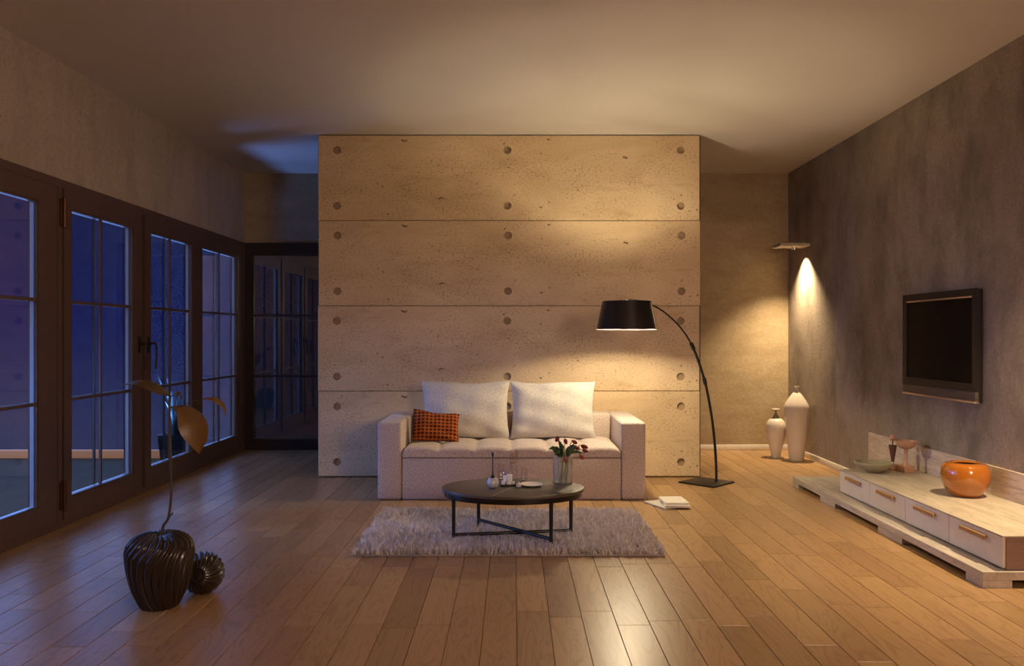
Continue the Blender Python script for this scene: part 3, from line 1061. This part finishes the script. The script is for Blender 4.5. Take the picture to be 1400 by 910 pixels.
# tulip vase
pv = on_table(769.5, 660.5)
VR, VH = 0.067, 0.198
vase = thing('flower_vase', 'ribbed clear glass vase holding red tulips on the coffee table', 'vase', pv)
def flute(r, z, a, t): return (r * (1 + 0.030 * abs(math.cos(6 * a))), z)
bm = lathe([(VR * .96, 0), (VR, .004), (VR, VH), (VR - .004, VH), (VR - .004, .012), (.01, .012)], 96, flute)
obj('body', bm, M['vase_glass'], vase)
obj('ribs', (lambda bm: [tube(bm, [((VR + .0015) * math.cos(a), (VR + .0015) * math.sin(a), .004), ((VR + .0015) * math.cos(a), (VR + .0015) * math.sin(a), VH - .002)], .0032, 6) for a in [2 * PI * k / 12 for k in range(12)]] and bm)(bmesh.new()), M['vase_glass'], vase)
# tulips: (bud px x, y, label tail, lean depth)
tl = [(761.9, 600.0, 'topmost red tulip leaning up to the left', 0.0, 'tulip'),
      (773.3, 603.1, 'red tulip standing straight up in the middle of the vase', 0.03, 'tulip'),
      (785.5, 604.0, 'red tulip right of the upright one, with closed bud', 0.04, 'tulip'),
      (789.0, 612.1, 'red tulip hanging over the right rim below two others', -0.03, 'tulip'),
      (798.8, 610.3, 'largest dark red tulip, farthest to the right', 0.0, 'tulip'),
      (799.8, 615.7, 'red tulip drooping right under the farthest bud', -0.05, 'tulip'),
      (795.3, 624.1, 'small orange red tulip drooping lowest at the right', -0.02, 'tulip_p'),
      (773.6, 628.0, 'orange red tulip bending down over the front of vase', -0.078, 'tulip_p')]
for i, (bx, by, lab, dy, mt) in enumerate(tl):
    tip = px(bx, by, pv.y + dy) - pv
    a = 2.4 * i
    b0 = Vector((0.028 * math.cos(a), 0.022 * math.sin(a), 0.014))
    rim = Vector((max(-.045, min(.048, tip.x * 0.45)), max(-.045, min(.04, tip.y * .5)), VH + 0.006))
    mid = Vector((tip.x * 0.75, tip.y * 0.85, max(tip.z + 0.008, VH + 0.03))) if i != 7 else Vector((tip.x * .9, -.062, VH + .03))
    tu = thing('tulip', lab, 'tulip', pv, 0, 'red tulips in the glass vase')
    pts = spl([b0, b0 * .5 + rim * .5, rim, mid, tip], 22)
    obj('stem', tubes(pts, [0.0038 - 0.0012 * j / 22 for j in range(23)], 8), M['stalk'], tu)
    d = Vector(pts[-1] - pts[-2]).normalized()
    hs = 1.4 if i == 4 else 1.15
    bm = lathe([(0.003, -0.004), (0.0085, 0.001), (0.0118, 0.010), (0.0115, 0.019), (0.008, 0.028), (0.0025, 0.034)], 18, lambda r, z, an, t: (r * (1 + 0.10 * math.cos(3 * an + 2 * t)), z))
    rot = Vector((0, 0, 1)).rotation_difference(d).to_euler()
    f = obj('flower_head', bm, M[mt], tu, tip - d * 0.014 * hs, rot)
    f.scale = (hs, hs, hs)


def leaf_bm(spine, widths, side, cup=0.15, th=0.0012, n=24, m=6):
    """bent leaf: spine points, half widths along it, side vector; closed and thin"""
    sp = [Vector(v) for v in spl(spine, n)]
    ws = [max(0.0004, float(w[0])) for w in spl([(w,) for w in widths], n)]
    bm = bmesh.new()
    side = Vector(side).normalized()
    A, B = [], []
    for i, c in enumerate(sp):
        t = (sp[min(i + 1, n)] - sp[max(i - 1, 0)]).normalized()
        s = (side - t * side.dot(t)).normalized()
        nn = t.cross(s)
        ra, rb = [], []
        for j in range(m + 1):
            u = 2 * j / m - 1
            pt = c + s * u * ws[i] + nn * (cup * ws[i] * u * u)
            ra.append(bm.verts.new(pt + nn * th)); rb.append(bm.verts.new(pt - nn * th))
        A.append(ra); B.append(rb)
    for i in range(n):
        for j in range(m):
            bm.faces.new((A[i][j], A[i][j + 1], A[i + 1][j + 1], A[i + 1][j]))
            bm.faces.new((B[i][j], B[i + 1][j], B[i + 1][j + 1], B[i][j + 1]))
        for j in (0, m):
            bm.faces.new((A[i][j], A[i + 1][j], B[i + 1][j], B[i][j]))
    for i in (0, n):
        for j in range(m):
            bm.faces.new((A[i][j], A[i][j + 1], B[i][j + 1], B[i][j]))
    return bm


# tulip leaves belong to the tulips nearest them
lf = [((756, 612), (750.5, 613.5), 0.01), ((760.5, 612), (759, 611.5), 0.02), ((766, 606), (763, 602), -0.02), ((770, 612), (768, 606), -0.03),
      ((785, 611), (793, 611), 0.0), ((784, 617), (799, 619.5), -0.03), ((764, 617), (756.5, 622.5), -0.04), ((779, 612), (786, 606), 0.05)]
tul = [o for o in C.objects if o.name.startswith('tulip')]
for i, (a, b_, dy) in enumerate(lf):
    A = px(a[0], a[1], pv.y + dy) - pv; B = px(b_[0], b_[1], pv.y + dy) - pv
    base = Vector((A.x * .25, dy * .3, VH - 0.02))
    obj('leaf', leaf_bm([base, base * .4 + A * .6 + Vector((0, 0, .005)), A, B], [0.005, 0.017, 0.015, 0.001], (0.3, 0.5, 0.8), th=0.0006, n=16, m=4), M['green'], tul[i])

# ------------------------------------------------------------------ arc floor lamp
LBX, LBY = 1.84, 7.81
PBX, PBY = 1.932, 7.80
SHX, SHY = 0.983, 7.10
lamp = thing('floor_lamp', 'tall black arc floor lamp with conical shade right of the sofa', 'floor lamp', (LBX, LBY, 0))
O = Vector((LBX, LBY, 0))
bm = boxes((-0.19, 0.19, -0.19, 0.19, 0.0, 0.014), bev=0.003)
xf(bm, Matrix.Rotation(math.radians(45), 4, 'Z'))
obj('base', bm, M['lamp_black'], lamp)


def arc_pt(x, y):
    # depth where the lamp's vertical plane crosses the sight line of pixel column x
    k = (x - CX) / F
    dx, dy = SHX - PBX, SHY - PBY
    t = (k * PBY - PBX) / (dx - k * dy)
    d = PBY + dy * t
    return px(x, y, d) - O


pole_px = [(979.3, 660.5), (979.2, 640), (977.5, 610), (973.5, 573), (967.5, 538), (963.5, 521), (955.5, 495), (947, 473)]
pts = [arc_pt(*q) for q in pole_px]
pts[0].z = 0.012
pp_ = spl(pts, 40)
obj('pole', tubes(pp_, [0.0125] * 41, 14), M['lamp_black'], lamp)
arm_px = [(949, 478), (940, 461), (929, 446), (916, 433), (903, 423), (891, 416.5), (878, 412), (866, 410), (857, 410)]
ap = spl([arc_pt(*q) for q in arm_px], 40)
obj('arm', tubes(ap, 0.0075, 12), M['lamp_black'], lamp)
for (xa, ya), (xb, yb), rr in (((962.5, 526), (965.5, 513), 0.018), ((948.5, 478), (944, 468), 0.0185)):
    obj('collar', tubes([arc_pt(962.2, 516.5), arc_pt(964.6, 525)] if rr == 0.018 else [arc_pt(944.8, 469), arc_pt(948.6, 477)], rr, 14), M['lamp_black'], lamp)
SZ1, SZ0 = H0 + (CY - 411.5) * SHY / F, H0 + (CY - 450.5) * SHY / F
RT, RBm = 33.5 * SHY / F, 41.5 * SHY / F
sc_ = Vector((SHX, SHY, 0)) - O
bm = lathe([(RBm - 0.002, SZ0), (RBm, SZ0 + 0.0005), (RT, SZ1 - 0.0005), (RT - 0.002, SZ1)], 72, cap0=False, cap1=False)
shade = obj('lamp_shade', bm, M['shade'], lamp, sc_)
bm = lathe([(RBm - 0.002, SZ0), (RBm - 0.004, SZ0 + 0.0005), (RT - 0.004, SZ1 - 0.0005), (RT - 0.002, SZ1)], 72, cap0=False, cap1=False)
tag(obj('lining', bm, M['shade_in'], shade), 'white inner lining')
bm = bmesh.new()
for k in range(3):
    a = 2 * PI * k / 3 + 0.4
    tube(bm, [(0, 0, SZ1 - 0.004), ((RT - 0.003) * math.cos(a), (RT - 0.003) * math.sin(a), SZ1 - 0.004)], 0.003, 6)
tube(bm, [(0, 0, SZ1 + 0.012), (0, 0, SZ1 - 0.035)], 0.011, 12)
obj('shade_carrier', bm, M['chrome'], lamp, sc_)
LZ = 1.562
obj('bulb', lathe([(0.010, 0.065), (0.016, 0.052), (0.028, 0.03), (0.030, 0.012), (0.024, -0.006), (0.010, -0.016)], 24), M['bulb'], lamp, sc_ + Vector((0, 0, LZ)))
ld = bpy.data.lights.new('lamp_light', 'POINT')
ld.color = LAMP_COL; ld.energy = LAMP_W; ld.shadow_soft_size = 0.045
lo = bpy.data.objects.new('lamp_light', ld); C.objects.link(lo)
lo.location = (SHX, SHY, LZ + 0.002)
ud = bpy.data.lights.new('lamp_uplight', 'SPOT')
ud.color = LAMP_COL; ud.energy = LAMP_W * 0.12; ud.shadow_soft_size = 0.045
ud.spot_size = math.radians(170); ud.spot_blend = 0.25
uo = bpy.data.objects.new('lamp_uplight', ud); C.objects.link(uo)
uo.location = (SHX, SHY, LZ + 0.002); uo.rotation_euler = (PI, 0, 0)

# ------------------------------------------------------------------ books on the floor
def book(label, x, y, z, w, d, h, rz, cover, block=True, group='books lying on the floor'):
    t = thing('book', label, 'book', (x, y, z), rz, group)
    c = 0.003
    bm = boxes((-w / 2, w / 2, -d / 2, d / 2, 0, c), (-w / 2, w / 2, -d / 2, d / 2, h - c, h), (-w / 2, -w / 2 + c, -d / 2, d / 2, c, h - c), bev=0.0008, seg=1)
    obj('cover', bm, cover, t, smooth=False)
    obj('pages', boxes((-w / 2 + c, w / 2 - 0.004, -d / 2 + 0.004, d / 2 - 0.004, c, h - c)), M['paper'], t, smooth=False)
    return t


book('grey thin book lowest of the pile, its corner turned out to the left', 1.265, 6.79, 0.0005, 0.245, 0.30, 0.014, math.radians(24), M['cover_m'])
book('cream middle book of the small pile on the floor', 1.333, 6.742, 0.015, 0.205, 0.27, 0.017, math.radians(-3), M['cover'])
book('white topmost book of the pile beside the sofa', 1.322, 6.765, 0.0325, 0.195, 0.265, 0.018, math.radians(2), M['cover'])

# ------------------------------------------------------------------ television on the right wall
TVX, TY0, TY1, TZ0, TZ1 = 3.318, 5.889, 6.985, 0.911, 1.745
tv = thing('television', 'black flat television mounted on the grey right wall', 'television', (XR, (TY0 + TY1) / 2, TZ0))
tvo = Vector((XR, (TY0 + TY1) / 2, TZ0))
hw_, fx = (TY1 - TY0) / 2, TVX - XR
sy0, sy1, sz0, sz1 = 5.930 - tvo.y, 6.918 - tvo.y, 1.054 - TZ0, 1.676 - TZ0
bm = bmesh.new()
box(bm, fx + 0.022, -0.001, -hw_ + .01, hw_ - .01, 0.004, TZ1 - TZ0 - .004, bev=0.004)
for (a, b_, c, d) in ring_boxes(-hw_, hw_, 0.085, TZ1 - TZ0, sy0, sy1, sz0, sz1):
    box(bm, fx, fx + 0.03, a, b_, c, d)
obj('casing', bm, M['tv'], tv)
obj('screen', boxes((fx + 0.008, fx + 0.021, sy0, sy1, sz0, sz1)), M['screen'], tv, smooth=False)
obj('top_strip', boxes((fx - 0.002, fx + 0.004, sy0 + 0.004, sy1 - 0.01, sz1 + 0.003, sz1 + 0.015), bev=0.001), M['tv_line'], tv)
obj('speaker_bar', boxes((fx + 0.001, fx + 0.03, -hw_ + .002, hw_ - .002, 0.016, 0.084), bev=0.003), M['tv_bar'], tv)
obj('bottom_strip', boxes((fx - 0.003, fx + 0.03, -hw_, hw_, 0.0, 0.016), bev=0.002), M['tv_line'], tv)

# ------------------------------------------------------------------ plinth bench, cabinet, wall strip
PX, PYN, PYF, PZ0, PZ1 = 2.605, 4.548, 7.637, 0.043, 0.090
pl = thing('plinth_bench', 'low rough travertine plinth bench along the right wall under the cabinet', 'bench', (PX, PYN, 0))
xw = XR - 0.016 - PX
obj('slab', boxes((0, xw, 0, PYF - PYN, PZ0, PZ1), bev=0.002, seg=1), M['plinth'], pl, smooth=False)
for a, b_ in ((7.49, PYF), (6.64, 6.96), (5.495, 5.86), (4.548, 4.72)):
    obj('foot', boxes((0.001, 0.165, a - PYN + .001, b_ - PYN - .001, 0, PZ0 - .0002)), M['plinth'], pl, smooth=False)
for a, b_ in ((7.3, PYF), (5.9, 6.3), (4.548, 4.8)):
    obj('foot', boxes((xw - 0.2, xw, a - PYN + .001, b_ - PYN - .001, 0, PZ0 - .0002)), M['plinth'], pl, smooth=False)

CXF, CY0, CY1, CZ0, CZ1 = 2.738, 4.579, 6.871, PZ1 + .0005, 0.284
cab = thing('media_cabinet', 'long low cabinet with four pale drawers and travertine top below the television', 'cabinet', (CXF, CY0, CZ0))
cw = XR - 0.018 - CXF
L = CY1 - CY0
hh = CZ1 - CZ0
obj('body', boxes((0.018, cw, 0.0, L, 0.0, hh - 0.009), bev=0.001, seg=1), M['carcass'], cab, smooth=False)
obj('top', boxes((-0.004, cw, -0.004, L + 0.002, hh - 0.0088, hh), bev=0.0015, seg=1), M['trav'], cab, smooth=False)
dl = L / 4
dr0 = None
for i in range(4):
    y0 = i * dl
    dr = obj('drawer', boxes((0.0, 0.0175, y0 + (0.008 if i == 0 else 0.0018), y0 + dl - 0.0018, 0.010, hh - 0.012), bev=0.0015, seg=1), M['drawer'], cab, smooth=False)
    yc = y0 + dl * 0.5 - 0.005
    bm = boxes((-0.026, -0.012, yc - 0.130, yc + 0.130, hh - 0.058, hh - 0.034), (-0.013, 0.001, yc - 0.125, yc - 0.110, hh - 0.051, hh - 0.040), (-0.013, 0.001, yc + 0.110, yc + 0.125, hh - 0.051, hh - 0.040), bev=0.0015, seg=1)
    obj('handle', bm, M['handle'], dr, smooth=False)
tag(obj('backsplash', boxes((XR - 0.0155, XR - 0.0005, CY0, 7.77, 0.092, 0.487), bev=0.002, seg=1), M['trav_v'], smooth=False), 'pale travertine strip along the right wall behind the cabinet', 'backsplash')


def on_cab(x, y):
    d = (H0 - CZ1) * F / (y - CY)
    q = px(x, y, d)
    q.z = CZ1
    return q


q = on_cab(1195, 645.0)
tag(obj('bowl', lathe([(0.055, 0.0), (0.062, 0.002), (0.075, 0.012), (0.120, 0.040), (0.150, 0.066), (0.155, 0.080), (0.151, 0.085), (0.146, 0.079), (0.115, 0.046), (0.07, 0.022), (0.01, 0.016)], 56), M['green_cer'], None, q), 'wide sage green ceramic bowl at the far end of the cabinet', 'bowl')
q = on_cab(1238.5, 645.2)
g = thing('compote', 'rose stone footed cup on a square block, right of the green bowl', 'footed cup', q, math.radians(12))
obj('block', boxes((-0.047, 0.047, -0.047, 0.047, 0, 0.057), bev=0.002), M['pink_stone'], g)
obj('stem', lathe([(0.026, 0.057), (0.024, 0.062), (0.015, 0.085), (0.012, 0.13), (0.014, 0.165), (0.019, 0.172), (0.014, 0.178), (0.02, 0.19)], 28), M['pink_stone'], g)
obj('cup', lathe([(0.018, 0.189), (0.045, 0.197), (0.070, 0.215), (0.082, 0.242), (0.084, 0.258), (0.080, 0.258), (0.076, 0.243), (0.06, 0.218), (0.02, 0.203)], 40), M['pink_stone'], g)
q = on_cab(1220.5, 641.8)
g = thing('figurine', 'dark cone and ball figurine on a block behind the green bowl', 'figurine', q, math.radians(8))
obj('block', boxes((-0.036, 0.036, -0.036, 0.036, 0, 0.050), bev=0.002), M['pink_stone'], g)
obj('cone', lathe([(0.010, 0.05), (0.012, 0.075), (0.030, 0.185), (0.033, 0.205), (0.029, 0.205), (0.008, 0.19)], 28), M['dark_wood'], g)
obj('rod', tubes([(0, 0, 0.18), (0, 0, 0.245)], 0.004, 8), M['dark_wood'], g)
bm = bmesh.new(); bmesh.ops.create_uvsphere(bm, u_segments=24, v_segments=16, radius=0.027, matrix=Matrix.Translation((0, 0, 0.268)))
obj('ball', bm, M['pink_stone'], g)
q = on_cab(1320, 677.5)
pot = thing('pot', 'glossy amber orange round pot on the near part of the cabinet', 'pot', q)
pr = [(0.070, 0.0), (0.088, 0.003), (0.118, 0.030), (0.146, 0.085), (0.1565, 0.135), (0.1535, 0.185), (0.140, 0.217), (0.118, 0.232), (0.098, 0.2355), (0.086, 0.232), (0.081, 0.224)]
obj('body', lathe([tuple(v) for v in spl(pr, 44)], 72, cap1=False), M['orange'], pot)
obj('inside', lathe([(0.081, 0.224), (0.088, 0.20), (0.11, 0.15), (0.11, 0.05), (0.05, 0.02)], 40, cap0=False), M['orange_in'], pot)

# ------------------------------------------------------------------ stone wall lamp in the back right corner
WL = Vector((XR, 9.47, 2.425))
wl = thing('wall_lamp', 'pale stone slab wall lamp throwing a beam down the right wall corner', 'wall lamp', WL)
bm = boxes((-0.34, -0.001, -0.145, 0.145, 0.0, 0.034))
bmesh.ops.subdivide_edges(bm, edges=bm.edges[:], cuts=14, use_grid_fill=True)
rg = random.Random(2)
for vtx in bm.verts:
    if vtx.co.x < -0.01:
        vtx.co += Vector((rg.gauss(0, .0022), rg.gauss(0, .0022), rg.gauss(0, .0022)))
        if vtx.co.z < 0.002: vtx.co.z += 0.006 * max(0, math.sin(vtx.co.x * 40 + vtx.co.y * 25))
obj('slab', bm, M['shelf_stone'], wl, ang=20)
obj('spot_holder', lathe([(0.034, -0.030), (0.036, -0.029), (0.036, 0.002), (0.020, 0.004)], 28, cap0=False), M['chrome'], wl, (-0.135, 0, 0))
sp = bpy.data.lights.new('wall_lamp_beam', 'SPOT')
sp.color = (1.0, 0.74, 0.42); sp.energy = SPOT_W; sp.spot_size = math.radians(104); sp.spot_blend = 1.0; sp.shadow_soft_size = 0.02
so = bpy.data.objects.new('wall_lamp_beam', sp); C.objects.link(so)
so.location = WL + Vector((-0.135, 0, -0.022))
so.rotation_euler = (0, 0, 0)

# the next lamp of the same row, lighting the cabinet
w2_ = dup(wl, (XR, 4.68, 2.425))
w2_['label'] = 'pale stone slab wall lamp above the near end of the cabinet'
so2 = so.copy(); C.objects.link(so2)
so2.location = Vector((XR, 4.68, 2.425)) + Vector((-0.135, 0, -0.022))

# ------------------------------------------------------------------ tall vases in the back right corner
q = Vector(((1089 - CX) * 9.25 / F, 9.25, 0))
t = thing('floor_vase', 'tall cream floor vase with narrow neck near the right wall', 'vase', q)
pr = [(0.072, 0.0), (0.080, 0.004), (0.086, 0.06), (0.105, 0.25), (0.124, 0.45), (0.135, 0.57), (0.134, 0.605), (0.118, 0.645), (0.085, 0.70), (0.045, 0.752), (0.024, 0.772)]
obj('body', lathe([tuple(v) for v in spl(pr, 50)], 56), M['matte_cer'], t)
obj('neck', lathe([(0.024, 0.7715), (0.018, 0.785), (0.016, 0.812), (0.022, 0.820), (0.028, 0.826), (0.028, 0.833), (0.016, 0.833), (0.012, 0.81)], 28), M['matte_cer'], t)
q = Vector(((1060.8 - CX) * 9.43 / F, 9.43, 0))
t = thing('floor_vase', 'shorter cream floor vase with flared taupe neck beside the tall one', 'vase', q)
pr = [(0.046, 0.0), (0.050, 0.004), (0.060, 0.06), (0.085, 0.17), (0.107, 0.27), (0.1145, 0.33), (0.108, 0.385), (0.085, 0.430), (0.055, 0.450), (0.043, 0.453)]
obj('body', lathe([tuple(v) for v in spl(pr, 50)], 56), M['matte_cer'], t)
tag(obj('neck', lathe([(0.043, 0.4525), (0.036, 0.465), (0.020, 0.492), (0.0125, 0.515), (0.0125, 0.538), (0.022, 0.546)], 28), M['brown_cer'], t), 'glossy taupe neck')
obj('rim', lathe([(0.022, 0.546), (0.044, 0.552), (0.045, 0.560), (0.041, 0.562), (0.012, 0.556)], 28), M['matte_cer'], t)

# ------------------------------------------------------------------ carved urn with plant, carved ball
UX, UY = (218.5 - CX) * 4.25 / F, 4.25
urn = thing('ribbed_urn', 'large dark ribbed wooden urn on the floor near the glazed doors', 'urn', (UX, UY, 0))
pr = [(0.082, 0.0), (0.095, 0.004), (0.112, 0.035), (0.140, 0.10), (0.160, 0.18), (0.171, 0.255), (0.169, 0.305), (0.150, 0.345), (0.115, 0.370), (0.075, 0.380), (0.048, 0.374), (0.036, 0.355), (0.034, 0.30)]
NR = 24
def ribs(r, z, a, t):
    tw = 0.55 * math.sin(t * 5.2) + 1.1 * max(0, t - 0.55) * 2
    k = 0.5 + 0.5 * math.cos(NR * (a + tw))
    amp = 0.012 * min(1, t * 5) * (1.0 + 0.35 * (t > 0.5)) * min(1, max(0, (r - 0.03) / 0.05))
    return (r - amp * (1 - k ** 0.6), z - (0.006 * (1 - k) if t > 0.6 and r > .05 else 0))
obj('body', lathe([tuple(v) for v in spl(pr, 70)], 288, ribs), M['urn'], urn, ang=60)
BX, BY = (277.0 - CX) * 4.475 / F, 4.475
bm = lathe([(0.0085 + 0.108 * math.sin(PI * s), -0.108 * math.cos(PI * s)) for s in [i / 48 for i in range(49)]], 264,
           lambda r, z, a, t: (r * (1 - 0.085 * (0.5 - 0.5 * math.cos(22 * (a + 0.9 * (t - .5)))) ** 0.8 * min(1, max(0, (r - .02) / .04))), z * (0.94 if r < 0.03 else 1)))
ball = obj('ribbed_ball', bm, M['urn'], None, (BX, BY, 0.1085), (Vector((0.10, -0.95, 0.12)).to_track_quat('Z', 'Y')).to_euler(), ang=60)
tag(ball, 'small dark ribbed wooden ball behind the large urn', 'ornament')

plant = thing('plant', 'single tall stem with drooping olive brown leaves standing in the ribbed urn', 'plant', (UX, UY, 0.30))
PO = Vector((UX, UY, 0.30))
PD = UY
def pp3(x, y, dd=0.0): return px(x, y, PD + dd) - PO
st = [(0.0, 0.0, 0.006), tuple(pp3(220, 735)), tuple(pp3(223.5, 718)), tuple(pp3(230.5, 706)), tuple(pp3(234, 672)), tuple(pp3(233.2, 620)), tuple(pp3(232, 565)), tuple(pp3(233, 541))]
obj('stem', tubes(spl(st, 40), [0.0085 - 0.0035 * j / 40 for j in range(41)], 10), M['stem'], plant)
bm = tubes(spl([tuple(pp3(231, 706)), tuple(pp3(234.5, 703)), tuple(pp3(236, 700))], 8), 0.004, 8)
obj('twig', bm, M['stem'], plant)
obj('twig', tubes(spl([tuple(pp3(233, 560)), tuple(pp3(245, 556, -.02)), tuple(pp3(262, 549, -.03)), tuple(pp3(277, 545.5, -.02))], 14), 0.0022, 8), M['stem'], plant)
# leaves: (spine pixels with depth offset), half widths (m), side vector
obj('leaf', leaf_bm([pp3(233, 556), pp3(248, 560, -.03), pp3(262, 578, -.05), pp3(269, 598, -.045), pp3(272.5, 620, -.02)], [0.003, 0.030, 0.068, 0.055, 0.001], (0.86, 0.30, 0.35), cup=0.18), M['leaf'], plant)
obj('leaf', leaf_bm([pp3(233, 541), pp3(222, 534, -.03), pp3(205, 526, -.06), pp3(188, 522, -.06), pp3(167, 525.5, -.03)], [0.003, 0.024, 0.033, 0.020, 0.001], (0.1, 0.8, 0.55), cup=0.2), M['leaf_d'], plant)
obj('leaf', leaf_bm([pp3(232, 543), pp3(238, 538.5, -.02), pp3(244, 538.5, -.03), pp3(248.5, 545, -.02)], [0.003, 0.013, 0.013, 0.001], (0.1, 0.8, 0.5), cup=0.2), M['leaf_d'], plant)
obj('leaf', leaf_bm([pp3(276, 545.5, -.02), pp3(288, 545.5, -.02), pp3(299, 550, 0), pp3(306, 558, .01), pp3(308.5, 568.5, .01)], [0.003, 0.014, 0.020, 0.012, 0.001], (0.15, 0.9, 0.45), cup=0.2), M['leaf'], plant)

# ------------------------------------------------------------------ planter outside
q = Vector(((240 - CX) * 9.2 / F, 9.2, -0.02))
po = thing('planter', 'dark square planter with spiky plant outside behind the glazed doors', 'planter', q)
bm = lathe([(0.16, 0), (0.165, 0.004), (0.20, 0.32), (0.185, 0.32), (0.18, 0.28)], 4)
xf(bm, Matrix.Rotation(PI / 4, 4, 'Z'))
obj('box', bm, M['pot'], po, smooth=False)
for k in range(16):
    a = 2.4 * k; l = 0.45 + 0.3 * ((k * 7) % 5) / 5; o_ = 0.18 + 0.22 * ((k * 3) % 4) / 4
    obj('leaf', leaf_bm([(0.03 * math.cos(a), 0.03 * math.sin(a), 0.27), (o_ * .3 * math.cos(a), o_ * .3 * math.sin(a), 0.28 + l * .55), (o_ * math.cos(a), o_ * math.sin(a), 0.28 + l)], [0.016, 0.017, 0.001], (-math.sin(a), math.cos(a), 0), th=0.002, n=10, m=3), M['agave'], po)
